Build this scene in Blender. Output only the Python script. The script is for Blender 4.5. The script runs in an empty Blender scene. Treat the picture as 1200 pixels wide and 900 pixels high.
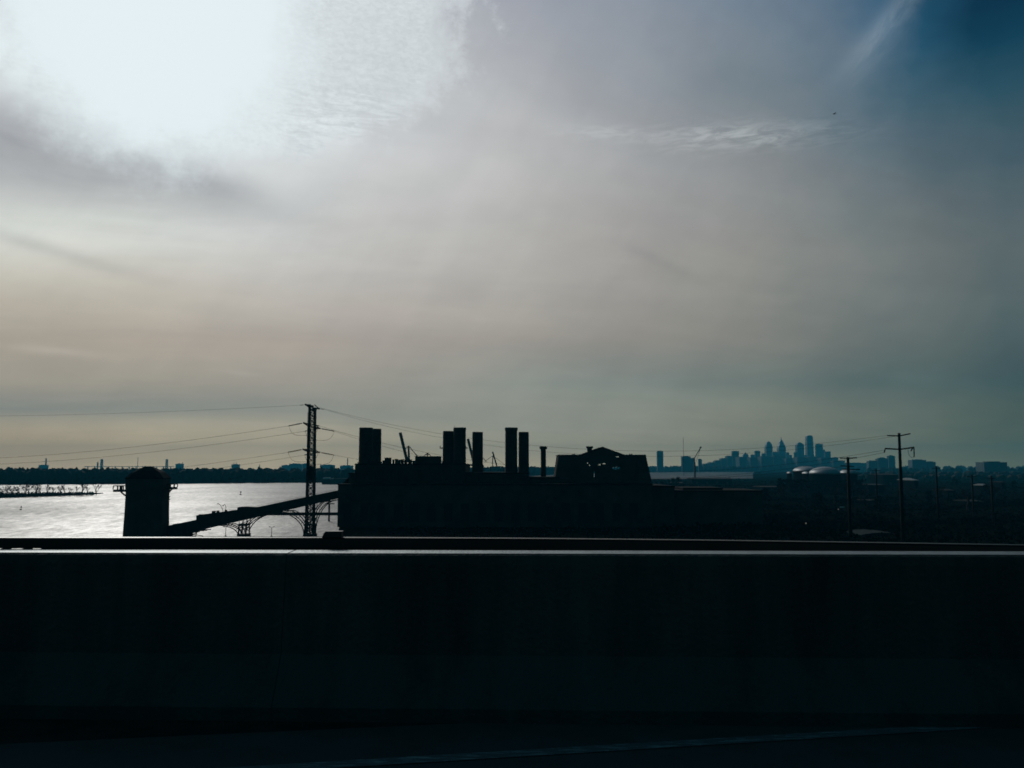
import bpy, bmesh, math, random
from mathutils import Vector, Matrix

random.seed(11)
R = math.radians
sc = bpy.context.scene
col = sc.collection

# ------------------------------------------------------------------ camera geometry (photo is 1200 x 900)
F = 1039.0                       # focal length in photo pixels
HORIZON = 548.0
CZ = 28.0                        # eye height above the river
PITCH = math.atan((HORIZON - 450.0) / F)
CAM = Vector((0, 0, CZ))


def ray(px, py):
    cx, cy = (px - 600.0) / F, (450.0 - py) / F
    return Vector((cx, math.cos(PITCH) - cy * math.sin(PITCH), math.sin(PITCH) + cy * math.cos(PITCH)))


def P(px, py, Y):
    """world point at distance Y ahead that is seen at photo pixel px, py"""
    d = ray(px, py)
    return CAM + d * (Y / d.y)


def G(px, py, z=0.0):
    d = ray(px, py)
    return CAM + d * ((z - CZ) / d.z)


def azel(px, py):
    d = ray(px, py).normalized()
    return math.degrees(math.atan2(d.x, d.y)), math.degrees(math.asin(d.z))


# ------------------------------------------------------------------ naming helpers
ORD = ['first', 'second', 'third', 'fourth', 'fifth', 'sixth', 'seventh', 'eighth', 'ninth', 'tenth', 'eleventh', 'twelfth',
       'thirteenth', 'fourteenth', 'fifteenth', 'sixteenth', 'seventeenth', 'eighteenth', 'nineteenth', 'twentieth']


def tag(o, label=None, cat=None, group=None, kind=None):
    if label: o['label'] = label
    if cat: o['category'] = cat
    if group: o['group'] = group
    if kind: o['kind'] = kind
    return o


def thing(name, loc, label, cat, group=None, rz=0.0):
    o = bpy.data.objects.new(name, None)
    o.empty_display_size = 0.5
    o.location = loc
    o.rotation_euler = (0, 0, rz)
    col.objects.link(o)
    return tag(o, label, cat, group)


def copy_tree(o, parent=None):
    c = o.copy()
    col.objects.link(c)
    c.parent = parent
    for ch in list(o.children):
        copy_tree(ch, c)
    return c


class MB:
    """collects shapes, then links them as one mesh object"""

    def __init__(s):
        s.v, s.f = [], []

    def poly(s, pts):
        b = len(s.v)
        s.v += [Vector(p) for p in pts]
        s.f.append(list(range(b, b + len(pts))))

    def hexa(s, a, b):
        """loft between two rings of the same count, closed with caps"""
        n = len(a); k = len(s.v)
        s.v += [Vector(p) for p in a] + [Vector(p) for p in b]
        s.f.append([k + i for i in range(n)][::-1])
        s.f.append([k + n + i for i in range(n)])
        for i in range(n):
            j = (i + 1) % n
            s.f.append([k + i, k + j, k + n + j, k + n + i])
        return s

    def box(s, x0, x1, y0, y1, z0, z1):
        return s.hexa([(x0, y0, z0), (x1, y0, z0), (x1, y1, z0), (x0, y1, z0)],
                      [(x0, y0, z1), (x1, y0, z1), (x1, y1, z1), (x0, y1, z1)])

    def prism(s, xz, y0, y1):
        """outline in x,z pulled along y"""
        return s.hexa([(x, y0, z) for x, z in xz], [(x, y1, z) for x, z in xz])

    def rings(s, rings):
        n = len(rings[0]); k = len(s.v)
        for r in rings: s.v += [Vector(p) for p in r]
        for q in range(len(rings) - 1):
            for i in range(n):
                j = (i + 1) % n
                s.f.append([k + q * n + i, k + q * n + j, k + (q + 1) * n + j, k + (q + 1) * n + i])
        s.f.append([k + i for i in range(n)][::-1])
        m = k + (len(rings) - 1) * n
        s.f.append([m + i for i in range(n)])
        return s

    def lathe(s, c, prof, n=20):
        c = Vector(c)
        return s.rings([[c + Vector((r * math.cos(2 * math.pi * i / n), r * math.sin(2 * math.pi * i / n), z)) for i in range(n)] for r, z in prof])

    def tube(s, pts, r, n=6):
        pts = [Vector(p) for p in pts]
        rs = r if isinstance(r, (list, tuple)) else [r] * len(pts)
        rings = []
        for i, p in enumerate(pts):
            t = (pts[min(i + 1, len(pts) - 1)] - pts[max(i - 1, 0)])
            t = t.normalized() if t.length > 1e-9 else Vector((0, 0, 1))
            up = Vector((0, 0, 1)) if abs(t.z) < 0.9 else Vector((0, 1, 0))
            u = t.cross(up).normalized(); w = u.cross(t)
            rings.append([p + (u * math.cos(2 * math.pi * k / n) + w * math.sin(2 * math.pi * k / n)) * rs[i] for k in range(n)])
        return s.rings(rings)

    def bar(s, a, b, w, h=None):
        a, b = Vector(a), Vector(b); h = h or w
        t = (b - a).normalized()
        up = Vector((0, 0, 1)) if abs(t.z) < 0.95 else Vector((0, 1, 0))
        u = t.cross(up).normalized(); q = u.cross(t)
        r = [u * (-w / 2) + q * (-h / 2), u * (w / 2) + q * (-h / 2), u * (w / 2) + q * (h / 2), u * (-w / 2) + q * (h / 2)]
        return s.hexa([a + x for x in r], [b + x for x in r])

    def build(s, name, mat, parent=None, smooth=False, fix=True):
        me = bpy.data.meshes.new(name)
        off = Vector((0, 0, 0))
        if parent is not None:
            q = parent
            while q is not None:
                off += q.location
                q = q.parent
        me.from_pydata([v - off for v in s.v], [], s.f)
        if fix:
            bm = bmesh.new(); bm.from_mesh(me)
            bmesh.ops.recalc_face_normals(bm, faces=bm.faces)
            bm.to_mesh(me); bm.free()
        if smooth:
            for p in me.polygons: p.use_smooth = True
        me.materials.append(mat)
        o = bpy.data.objects.new(name, me)
        col.objects.link(o)
        o.parent = parent
        return o


def bevel(o, w=0.02, n=2):
    m = o.modifiers.new('bevel', 'BEVEL'); m.width = w; m.segments = n; m.limit_method = 'ANGLE'
    return o


# ------------------------------------------------------------------ materials
def mat(name, c, rough=0.8, spec=0.3, metal=0.0, vary=0.35, scale=0.5, bump=0.0, bscale=None, c2=None, stretch=None):
    m = bpy.data.materials.new(name); m.use_nodes = True
    nt = m.node_tree; b = nt.nodes['Principled BSDF']
    tc = nt.nodes.new('ShaderNodeTexCoord')
    n = nt.nodes.new('ShaderNodeTexNoise'); n.inputs['Scale'].default_value = scale; n.inputs['Detail'].default_value = 6; n.inputs['Roughness'].default_value = 0.65
    src = tc.outputs['Object']
    if stretch:                                   # run-off stains drawn out along the vertical
        mp = nt.nodes.new('ShaderNodeMapping'); mp.inputs['Scale'].default_value = stretch
        nt.links.new(src, mp.inputs['Vector']); src = mp.outputs['Vector']
    nt.links.new(src, n.inputs['Vector'])
    rp = nt.nodes.new('ShaderNodeValToRGB')
    c2 = c2 or [x * (1 - vary) for x in c]
    rp.color_ramp.elements[0].position = 0.3; rp.color_ramp.elements[1].position = 0.7
    rp.color_ramp.elements[0].color = (*c2, 1); rp.color_ramp.elements[1].color = (*c, 1)
    nt.links.new(n.outputs['Fac'], rp.inputs['Fac'])
    nt.links.new(rp.outputs['Color'], b.inputs['Base Color'])
    b.inputs['Roughness'].default_value = rough; b.inputs['Specular IOR Level'].default_value = spec; b.inputs['Metallic'].default_value = metal
    if bump:
        n2 = nt.nodes.new('ShaderNodeTexNoise'); n2.inputs['Scale'].default_value = bscale or scale * 8; n2.inputs['Detail'].default_value = 4
        nt.links.new(tc.outputs['Object'], n2.inputs['Vector'])
        bp = nt.nodes.new('ShaderNodeBump'); bp.inputs['Strength'].default_value = bump; bp.inputs['Distance'].default_value = 0.02
        nt.links.new(n2.outputs['Fac'], bp.inputs['Height']); nt.links.new(bp.outputs['Normal'], b.inputs['Normal'])
    return m


M = {}
M['concrete'] = mat('dirty_concrete', (0.125, 0.13, 0.125), 0.85, 0.2, vary=0.45, scale=1.4, bump=0.5, bscale=40, stretch=(2.2, 2.2, 0.3))
M['asphalt'] = mat('asphalt', (0.15, 0.15, 0.145), 0.9, 0.2, vary=0.3, scale=3, bump=0.8, bscale=220)
M['gutter'] = mat('dark_gutter', (0.07, 0.068, 0.06), 0.95, 0.1, vary=0.5, scale=5, bump=0.8, bscale=120)  # darker than the lane, fills the strip up to the barrier foot
M['barrier_highlight'] = mat('barrier_highlight_metal', (0.40, 0.45, 0.455), 0.62, 0.5, metal=1.0, vary=0.35, scale=9, bump=0.25, bscale=60)  # metal for the strip added to carry the barrier top highlight
M['rail_highlight'] = mat('rail_highlight_metal', (0.009, 0.020, 0.022), 0.42, 0.5, metal=1.0, vary=0.5, scale=5)  # tinted metal standing in for the highlight on the rail top
M['rail'] = mat('painted_steel_rail', (0.055, 0.06, 0.062), 0.42, 0.4, vary=0.4, scale=2)
M['brick'] = mat('sooty_brick', (0.09, 0.07, 0.06), 0.9, 0.15, vary=0.4, scale=0.3)
M['concrete_old'] = mat('old_plant_concrete', (0.10, 0.095, 0.085), 0.9, 0.15, vary=0.45, scale=0.15)
M['stack'] = mat('rusty_stack_steel', (0.07, 0.055, 0.045), 0.85, 0.2, vary=0.4, scale=0.3)
M['roofing'] = mat('tar_roofing', (0.022, 0.022, 0.023), 0.95, 0.05, vary=0.3, scale=0.3)
M['pane'] = mat('grimy_glass', (0.02, 0.028, 0.03), 0.3, 0.4, vary=0.4, scale=0.8)
M['steel'] = mat('weathered_steel', (0.07, 0.065, 0.06), 0.8, 0.2, vary=0.35, scale=0.5)
M['galv'] = mat('dull_galvanised_steel', (0.10, 0.10, 0.10), 0.75, 0.2, vary=0.3, scale=0.5)
M['cable'] = mat('aged_cable', (0.05, 0.05, 0.05), 0.8, 0.2, vary=0.2)
M['insul'] = mat('brown_porcelain', (0.05, 0.035, 0.03), 0.5, 0.3, vary=0.3)
M['wood'] = mat('tarred_timber', (0.026, 0.024, 0.022), 0.9, 0.15, vary=0.4, scale=0.7)
M['bark'] = mat('bare_bark', (0.055, 0.045, 0.038), 0.95, 0.1, vary=0.4, scale=1)
M['foliage'] = mat('dark_winter_foliage', (0.008, 0.013, 0.010), 0.95, 0.0, vary=0.5, scale=0.2)
M['wood_far'] = mat('leafless_woodland', (0.06, 0.055, 0.045), 0.95, 0.1, vary=0.5, scale=0.03)
M['scrub'] = mat('dry_scrub', (0.06, 0.05, 0.035), 0.95, 0.1, vary=0.5, scale=0.2)
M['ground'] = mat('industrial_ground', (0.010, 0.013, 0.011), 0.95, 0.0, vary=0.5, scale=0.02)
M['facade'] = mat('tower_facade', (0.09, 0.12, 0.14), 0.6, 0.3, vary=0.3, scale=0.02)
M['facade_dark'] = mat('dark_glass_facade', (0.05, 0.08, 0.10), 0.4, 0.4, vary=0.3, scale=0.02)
M['facade_brick'] = mat('brown_facade', (0.09, 0.08, 0.075), 0.8, 0.2, vary=0.3, scale=0.02)
M['metal_roof'] = mat('pale_metal_roof', (0.30, 0.33, 0.34), 0.45, 0.5, vary=0.25, scale=0.15)
M['fabric_roof'] = mat('white_fabric_roof', (0.45, 0.50, 0.53), 0.45, 0.4, vary=0.25, scale=0.05)
M['shed'] = mat('grey_shed_cladding', (0.012, 0.018, 0.020), 0.9, 0.0, vary=0.3, scale=0.1)
M['shed_roof'] = mat('dark_shed_roof', (0.022, 0.028, 0.030), 0.8, 0.1, vary=0.35, scale=0.08)
M['arch_roof'] = mat('dull_arched_sheeting', (0.028, 0.042, 0.048), 0.85, 0.05, vary=0.3, scale=0.3)
M['white'] = mat('white_panel', (0.8, 0.8, 0.8), 0.6, 0.3, vary=0.15, scale=1)
M['buoy'] = mat('buoy_paint', (0.03, 0.08, 0.05), 0.6, 0.3)
M['bird'] = mat('dark_feathers', (0.04, 0.04, 0.045), 0.8, 0.2)


def water_material():
    m = bpy.data.materials.new('river_water'); m.use_nodes = True
    nt = m.node_tree; b = nt.nodes['Principled BSDF']; L = nt.links
    b.inputs['Base Color'].default_value = (0.012, 0.022, 0.025, 1)
    b.inputs['IOR'].default_value = 1.33
    b.inputs['Specular IOR Level'].default_value = 0.5
    tc = nt.nodes.new('ShaderNodeTexCoord')

    def noise(sx, sy, rot, detail, rough=0.6):
        mp = nt.nodes.new('ShaderNodeMapping')
        mp.inputs['Scale'].default_value = (sx, sy, 1); mp.inputs['Rotation'].default_value = (0, 0, R(rot))
        L.new(tc.outputs['Object'], mp.inputs['Vector'])
        n = nt.nodes.new('ShaderNodeTexNoise'); n.inputs['Scale'].default_value = 1; n.inputs['Detail'].default_value = detail; n.inputs['Roughness'].default_value = rough
        L.new(mp.outputs['Vector'], n.inputs['Vector'])
        return n.outputs['Fac']
    a = noise(0.22, 0.10, 14, 5)
    c = noise(0.035, 0.012, -10, 4)
    patch = noise(0.006, 0.0035, 8, 5, 0.7)        # wind patches
    mr = nt.nodes.new('ShaderNodeMapRange'); mr.inputs['From Min'].default_value = 0.38; mr.inputs['From Max'].default_value = 0.64
    mr.inputs['To Min'].default_value = 0.43; mr.inputs['To Max'].default_value = 0.60
    L.new(patch, mr.inputs['Value'])
    rip = noise(0.38, 0.07, 5, 6, 0.82)            # cat's-paws: short ripples drawn out along the view of the wind
    m2 = nt.nodes.new('ShaderNodeMapRange'); m2.inputs['From Min'].default_value = 0.3; m2.inputs['From Max'].default_value = 0.7
    m2.inputs['To Min'].default_value = -0.20; m2.inputs['To Max'].default_value = 0.20
    L.new(rip, m2.inputs['Value'])
    ad = nt.nodes.new('ShaderNodeMath'); ad.operation = 'ADD'
    L.new(mr.outputs['Result'], ad.inputs[0]); L.new(m2.outputs['Result'], ad.inputs[1]); L.new(ad.outputs[0], b.inputs['Roughness'])
    b1 = nt.nodes.new('ShaderNodeBump'); b1.inputs['Strength'].default_value = 0.55; b1.inputs['Distance'].default_value = 0.5
    L.new(a, b1.inputs['Height'])
    b2 = nt.nodes.new('ShaderNodeBump'); b2.inputs['Strength'].default_value = 0.5; b2.inputs['Distance'].default_value = 1.2
    L.new(c, b2.inputs['Height']); L.new(b1.outputs['Normal'], b2.inputs['Normal'])
    L.new(b2.outputs['Normal'], b.inputs['Normal'])
    return m


M['water'] = water_material()


def paint_material():
    m = bpy.data.materials.new('worn_road_paint'); m.use_nodes = True
    nt = m.node_tree; b = nt.nodes['Principled BSDF']; L = nt.links
    tc = nt.nodes.new('ShaderNodeTexCoord')
    mp = nt.nodes.new('ShaderNodeMapping'); mp.inputs['Scale'].default_value = (9, 55, 1)
    n = nt.nodes.new('ShaderNodeTexNoise'); n.inputs['Scale'].default_value = 1; n.inputs['Detail'].default_value = 5; n.inputs['Roughness'].default_value = 0.7
    L.new(tc.outputs['Object'], mp.inputs['Vector']); L.new(mp.outputs['Vector'], n.inputs['Vector'])
    rp = nt.nodes.new('ShaderNodeValToRGB')
    rp.color_ramp.elements[0].position = 0.52; rp.color_ramp.elements[1].position = 0.63
    rp.color_ramp.elements[0].color = (0.14, 0.14, 0.14, 1); rp.color_ramp.elements[1].color = (0.40, 0.40, 0.39, 1)
    L.new(n.outputs['Fac'], rp.inputs['Fac']); L.new(rp.outputs['Color'], b.inputs['Base Color'])
    b.inputs['Roughness'].default_value = 0.85
    return m


M['paint'] = paint_material()


def lamp_material():
    m = bpy.data.materials.new('lit_lamp_glass'); m.use_nodes = True
    b = m.node_tree.nodes['Principled BSDF']
    b.inputs['Emission Color'].default_value = (1, 0.75, 0.5, 1); b.inputs['Emission Strength'].default_value = 0.12
    return m


M['lamp'] = lamp_material()

# ------------------------------------------------------------------ world: hazy afternoon sky, sun behind thin high cloud
SUN_AZ, SUN_EL = azel(150, 62)
SKY = 0.1
HAZE, HAZE_TOP, HAZE_GLOW = 1.0e-4, 330.0, (0.012, 0.075, 0.125)


def build_world():
    w = bpy.data.worlds.new('World'); sc.world = w; w.use_nodes = True
    nt = w.node_tree; L = nt.links
    for n in list(nt.nodes): nt.nodes.remove(n)
    out = nt.nodes.new('ShaderNodeOutputWorld'); bg = nt.nodes.new('ShaderNodeBackground')
    bg.inputs['Strength'].default_value = SKY
    L.new(bg.outputs[0], out.inputs['Surface'])

    class S:
        def __init__(s, k): s.k = k

        def op(s, o, b=None, c=None):
            n = nt.nodes.new('ShaderNodeMath'); n.operation = o
            for i, q in enumerate((s, b, c)):
                if q is None: continue
                if isinstance(q, S): L.new(q.k, n.inputs[i])
                else: n.inputs[i].default_value = q
            return S(n.outputs[0])
        def __add__(s, b): return s.op('ADD', b)
        def __sub__(s, b): return s.op('SUBTRACT', b)
        def __mul__(s, b): return s.op('MULTIPLY', b)
        def __truediv__(s, b): return s.op('DIVIDE', b)
        def exp(s): return s.op('EXPONENT')
        def sq(s): return s * s

    def smooth(x, a, b, lo=0.0, hi=1.0):
        n = nt.nodes.new('ShaderNodeMapRange'); n.interpolation_type = 'SMOOTHSTEP'
        L.new(x.k, n.inputs['Value'])
        for k, v in (('From Min', a), ('From Max', b), ('To Min', lo), ('To Max', hi)): n.inputs[k].default_value = v
        return S(n.outputs['Result'])

    def mixc(f, a, b, mode='MIX'):
        n = nt.nodes.new('ShaderNodeMix'); n.data_type = 'RGBA'; n.blend_type = mode; n.clamp_factor = True
        for i, q in ((0, f), (6, a), (7, b)):
            if isinstance(q, S): L.new(q.k, n.inputs[i])
            elif i == 0: n.inputs[0].default_value = q
            else: n.inputs[i].default_value = (*q, 1)
        return S(n.outputs[2])

    def comb(x, y, z):
        n = nt.nodes.new('ShaderNodeCombineXYZ')
        for i, q in enumerate((x, y, z)):
            if isinstance(q, S): L.new(q.k, n.inputs[i])
            else: n.inputs[i].default_value = q
        return S(n.outputs[0])

    def noise(vec, scale, detail=5, rough=0.6, dist=0.0):
        n = nt.nodes.new('ShaderNodeTexNoise'); L.new(vec.k, n.inputs['Vector'])
        n.inputs['Scale'].default_value = scale; n.inputs['Detail'].default_value = detail; n.inputs['Roughness'].default_value = rough; n.inputs['Distortion'].default_value = dist
        return S(n.outputs['Fac'])

    tc = nt.nodes.new('ShaderNodeTexCoord')
    sep = nt.nodes.new('ShaderNodeSeparateXYZ'); L.new(tc.outputs['Generated'], sep.inputs[0])
    x, y, z = (S(sep.outputs[i]) for i in range(3))
    DEG = 180 / math.pi
    az = x.op('ARCTAN2', y) * DEG
    el = z.op('ARCSINE') * DEG
    elw = el + (noise(comb(az * 0.05, el * 0.16, 8.1), 1.0, 5, 0.6, 0.4) - 0.5) * smooth(el, 3.0, 12.0, 0.0, 4.0)

    def lin(c):
        return tuple(((q / 255 + 0.055) / 1.055) ** 2.4 if q > 10 else q / 255 / 12.92 for q in c)

    def clear_of_haze(c, e):
        """what the sky must be above the haze layer so that it shows as c through it"""
        path = min(12600.0, (HAZE_TOP - CZ) / math.sin(R(max(e, 0.01))))
        T = math.exp(-HAZE * path)
        return [max(0.0, (q - (1 - T) * g) / T) for q, g in zip(c, HAZE_GLOW)]

    def ramp(stops):
        n = nt.nodes.new('ShaderNodeValToRGB'); e = n.color_ramp
        stops = sorted(stops, key=lambda s: s[0])
        while len(e.elements) < len(stops): e.elements.new(0.5)
        for q, (a, c) in zip(e.elements, stops):
            q.position = max(0.0, min(1.0, a / 60.0)); q.color = (*clear_of_haze([q * t for q, t in zip(lin(c), (1.03, 1.012, 1.0))], a), 1)
        L.new((elw / 60.0).k, n.inputs['Fac'])
        return S(n.outputs['Color'])

    cols = []
    for cx, st in SKYCOLS:
        cols.append((azel(cx, 545)[0], ramp([(max(0.0, azel(cx, py)[1]), c) for py, c in st] + [(42, (40, 72, 90)), (60, (14, 48, 64))])))
    back = ramp([(0, (6, 62, 70)), (6, (2, 58, 66)), (25, (0, 52, 62)), (60, (4, 50, 64))])
    side = ramp([(0, (120, 120, 116)), (10, (120, 122, 122)), (25, (110, 118, 124)), (45, (45, 72, 92)), (60, (14, 48, 64))])
    wob = noise(comb(az * 0.09 + 3.0, el * 0.11, 4.4), 1.0, 4, 0.6)
    azw = az + (wob - 0.5) * 9.0
    sky = cols[0][1]
    for (a0, c0), (a1, c1) in zip(cols, cols[1:]):
        sky = mixc(((azw - a0) / (a1 - a0)).op('MINIMUM', 1.0).op('MAXIMUM', 0.0), sky, c1)
    sky = mixc(smooth(az, -60, cols[0][0]), side, sky)
    sky = mixc(smooth(az, cols[-1][0], 62), sky, back)
    sky = mixc(smooth(az, -120, -60), back, sky)

    # cloud deck coordinates (a flat layer overhead)
    den = z + 0.16
    qx, qy = x / den, y / den
    q = comb(qx, qy, 0.0)
    streak = comb(qx * 0.55 + qy * 0.12, qy * 1.5 - qx * 0.35, 3.7)
    n1 = noise(streak, 1.1, 6, 0.58, 0.6)
    n2 = noise(q, 4.5, 6, 0.62, 0.2)

    def G2(px, py, sx, sy, rot=0.0):
        """gaussian patch on the sky; sizes in degrees, rot counter-clockwise in degrees"""
        a, e = azel(px, py); c, s = math.cos(R(rot)), math.sin(R(rot))
        u = (az - a) * c + (el - e) * s
        v = (el - e) * c - (az - a) * s
        return ((u / sx).sq() + (v / sy).sq()).op('MULTIPLY', -1.0).exp()

    fan = noise(comb((az * 0.82 - el * 0.57) * 0.30, (az * 0.57 + el * 0.82) * 0.05, 6.6), 1.0, 6, 0.62, 0.5)
    gain = smooth(fan, 0.28, 0.72, 0.972, 1.028) * smooth(n1, 0.25, 0.75, 0.93, 1.06) * smooth(n2, 0.25, 0.75, 0.975, 1.025)
    ba, be = azel(262, 0)
    edge = noise(comb(az, el, 9.0), 0.35, 6, 0.65)
    mk = noise(comb(az * 1.0 + el * 0.7, el * 1.9 - az * 0.25, 1.2), 2.3, 6, 0.68, 0.5)
    rip = noise(comb(az * 0.45, el * 2.6 + az * 0.15, 5.0), 1.3, 4, 0.55, 0.8)
    rr = (((az - ba) / 16.6).sq() + ((el - be) / 8.8).sq()).op('SQRT') + (edge - 0.5) * 0.75 + (mk - 0.5) * 0.30
    bank = smooth(rr, 1.06, 0.78)
    tex = smooth(mk, 0.28, 0.72, 0.895, 1.05) * smooth(G2(430, 150, 5.5, 2.2, -6) * (rip - 0.5), -0.12, 0.12, 0.90, 1.09)
    sky = mixc(bank * 0.86, sky, mixc(1.0, comb(tex, tex, tex), (0.715, 0.765, 0.785), 'MULTIPLY'))
    # dark veil sweeping under the glare, and smaller dark streaks
    veil = noise(comb(az * 0.06 + el * 0.03, el * 0.24, 0.3), 1.0, 5, 0.6, 0.5)
    vm = smooth(veil, 0.3, 0.6, 0.55, 1.0)
    gain = gain * (S(vm.k) * (G2(40, 172, 8.0, 2.0, -9) * 0.54 + G2(215, 205, 6.0, 1.2, -14) * 0.30)).op('MULTIPLY_ADD', -1.0, 1.0)
    gain = gain * (G2(770, 306, 2.6, 0.42, -27) * 0.10).op('MULTIPLY_ADD', -1.0, 1.0)
    gain = gain * (G2(60, 293, 5.5, 0.45, -12) * 0.18).op('MULTIPLY_ADD', -1.0, 1.0)
    sky = mixc(1.0, sky, comb(gain, gain, gain.op('POWER', 0.9)), 'MULTIPLY')

    def add(f, c):
        nonlocal sky
        sky = mixc(1.0, sky, mixc(1.0, comb(f, f, f), c, 'MULTIPLY'), 'ADD')

    # glare of the sun through the cloud
    mk0 = noise(comb(az * 0.8 + el * 0.5, el * 1.5 - az * 0.2, 7.2), 1.0, 6, 0.7, 0.4)
    core = smooth(G2(182, 10, 10.6, 9.6, -4) + (edge - 0.5) * 0.42 + (mk0 - 0.5) * 0.16, 0.30, 0.72)
    sky = mixc(core * 0.97, sky, GLARE)
    # pale tail below the glare
    add(G2(230, 255, 8.0, 1.8, -5) * smooth(n1, 0.35, 0.65, -0.03, 0.05), (1.0, 1.02, 0.98))
    # cirrus wisp, cloudlets
    wis = noise(comb(az * 0.5 - el * 0.5, el * 2.4, 2.2), 1.0, 6, 0.68, 0.7)
    add(G2(865, 160, 5.4, 0.75, -3) * smooth(wis, 0.36, 0.66, 0.0, 0.17), (0.95, 1.0, 1.0))
    add(G2(700, 155, 2.4, 0.35, -3) * smooth(wis, 0.36, 0.66, 0.0, 0.10), (0.95, 1.0, 1.0))
    add(G2(62, 411, 2.2, 0.24, -2) * 0.07, (1, 0.97, 0.9))
    add(G2(282, 437, 1.2, 0.16, -6) * 0.035, (1, 0.97, 0.9))
    # contrail spreading out to the upper right
    a0, e0 = azel(985, 96); a1, e1 = azel(1070, -14)
    ln = math.hypot(a1 - a0, e1 - e0); ux, uy = (a1 - a0) / ln, (e1 - e0) / ln
    t = (az - a0) * ux + (el - e0) * uy
    d = (el - e0) * ux - (az - a0) * uy
    crag = noise(comb(d * 0.9, t * 0.22, 12.0), 1.0, 6, 0.7, 0.6)
    d = d + (crag - 0.5) * 0.8
    ctr = ((d / 0.72).sq() * -1.0).exp() * smooth(t, -1.2, 3.0)
    ctr = ctr * smooth(t, 40.0, 12.0)
    add(ctr * smooth(crag, 0.3, 0.7, 0.06, 0.13), (0.95, 1.0, 1.02))

    # clear-air part of the sky
    ns = nt.nodes.new('ShaderNodeTexSky'); ns.sky_type = 'NISHITA'; ns.sun_disc = False
    ns.sun_elevation = R(SUN_EL); ns.sun_rotation = R(SUN_AZ); ns.dust_density = 1.0
    clear = mixc(1.0, S(ns.outputs[0]), (0.0015, 0.0022, 0.0026), 'MULTIPLY')
    sky = mixc(1.0, sky, clear, 'ADD')
    lp = S(sky.k)
    scale = mixc(1.0, lp, (SKYGAIN / SKY,) * 3, 'MULTIPLY')
    L.new(scale.k, bg.inputs['Color'])
    w.cycles.sampling_method = 'MANUAL'; w.cycles.sample_map_resolution = 1024


SKYGAIN = 1.0
GLARE = (0.80, 0.885, 0.915)
SKYCOLS = [
    (0, [(0, (226, 237, 240)), (60, (222, 232, 235)), (100, (206, 212, 215)), (130, (192, 196, 199)), (200, (186, 189, 190)), (260, (205, 209, 204)), (300, (190, 189, 181)), (350, (174, 168, 156)), (400, (156, 148, 138)), (450, (142, 138, 131)), (480, (120, 126, 126)), (520, (138, 134, 124)), (545, (150, 143, 130))]),
    (150, [(0, (229, 241, 244)), (130, (227, 238, 241)), (170, (206, 211, 214)), (210, (196, 199, 200)), (260, (207, 211, 207)), (300, (192, 191, 184)), (350, (176, 170, 160)), (400, (160, 151, 142)), (450, (142, 139, 132)), (480, (122, 128, 128)), (520, (144, 141, 130)), (545, (150, 145, 132))]),
    (300, [(0, (229, 241, 244)), (150, (226, 236, 239)), (190, (208, 213, 215)), (250, (199, 203, 203)), (300, (188, 188, 186)), (350, (176, 172, 166)), (400, (162, 154, 146)), (450, (144, 141, 135)), (480, (128, 133, 131)), (520, (144, 142, 132)), (545, (148, 144, 132))]),
    (450, [(0, (188, 194, 199)), (100, (194, 199, 203)), (170, (196, 199, 202)), (200, (195, 197, 198)), (250, (188, 189, 188)), (300, (182, 181, 178)), (350, (171, 167, 162)), (400, (158, 152, 146)), (450, (138, 138, 133)), (490, (130, 135, 131)), (545, (146, 143, 131))]),
    (600, [(0, (158, 163, 173)), (100, (171, 174, 178)), (200, (182, 183, 183)), (300, (173, 172, 168)), (400, (152, 148, 142)), (450, (131, 137, 133)), (500, (133, 139, 134)), (545, (138, 139, 129))]),
    (750, [(0, (138, 148, 160)), (100, (146, 152, 159)), (200, (154, 156, 158)), (300, (156, 154, 151)), (400, (138, 136, 131)), (450, (118, 127, 125)), (500, (124, 131, 126)), (545, (126, 130, 122))]),
    (900, [(0, (112, 128, 144)), (100, (118, 130, 138)), (200, (129, 134, 137)), (300, (139, 140, 136)), (400, (122, 124, 120)), (450, (100, 113, 112)), (500, (110, 118, 113)), (545, (112, 119, 112))]),
    (1050, [(0, (58, 92, 118)), (100, (84, 107, 122)), (200, (100, 113, 119)), (300, (112, 119, 119)), (400, (96, 107, 107)), (450, (78, 97, 100)), (500, (86, 101, 101)), (545, (94, 107, 103))]),
    (1110, [(0, (26, 70, 96)), (50, (34, 77, 101)), (100, (58, 90, 107)), (200, (88, 103, 110)), (300, (102, 110, 111)), (400, (87, 100, 101)), (450, (71, 91, 95)), (500, (80, 97, 97)), (545, (90, 104, 100))]),
    (1200, [(0, (6, 47, 70)), (50, (14, 60, 82)), (100, (40, 77, 93)), (200, (72, 92, 101)), (300, (88, 101, 104)), (400, (73, 91, 95)), (450, (58, 81, 88)), (500, (68, 89, 91)), (545, (80, 97, 95))]),
]
build_world()

sun = bpy.data.lights.new('sun', 'SUN'); sun.energy = 1.1; sun.angle = R(14); sun.color = (1.0, 0.97, 0.91)
so = bpy.data.objects.new('sun', sun); col.objects.link(so)
sd = Vector((math.sin(R(SUN_AZ)) * math.cos(R(SUN_EL)), math.cos(R(SUN_AZ)) * math.cos(R(SUN_EL)), math.sin(R(SUN_EL))))
so.rotation_euler = (-sd).to_track_quat('-Z', 'Y').to_euler()
so.location = (-40, 60, 90)

# ------------------------------------------------------------------ terrain: river, banks
def structure(o): return tag(o, kind='structure')


wm = MB(); wm.poly([(-9000, -400, 0), (9000, -400, 0), (9000, 12200, 0), (-9000, 12200, 0)])
structure(wm.build('water', M['water'], fix=False))


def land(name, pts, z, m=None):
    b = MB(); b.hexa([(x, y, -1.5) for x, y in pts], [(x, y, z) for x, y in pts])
    return structure(b.build(name, m or M['ground']))


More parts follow.
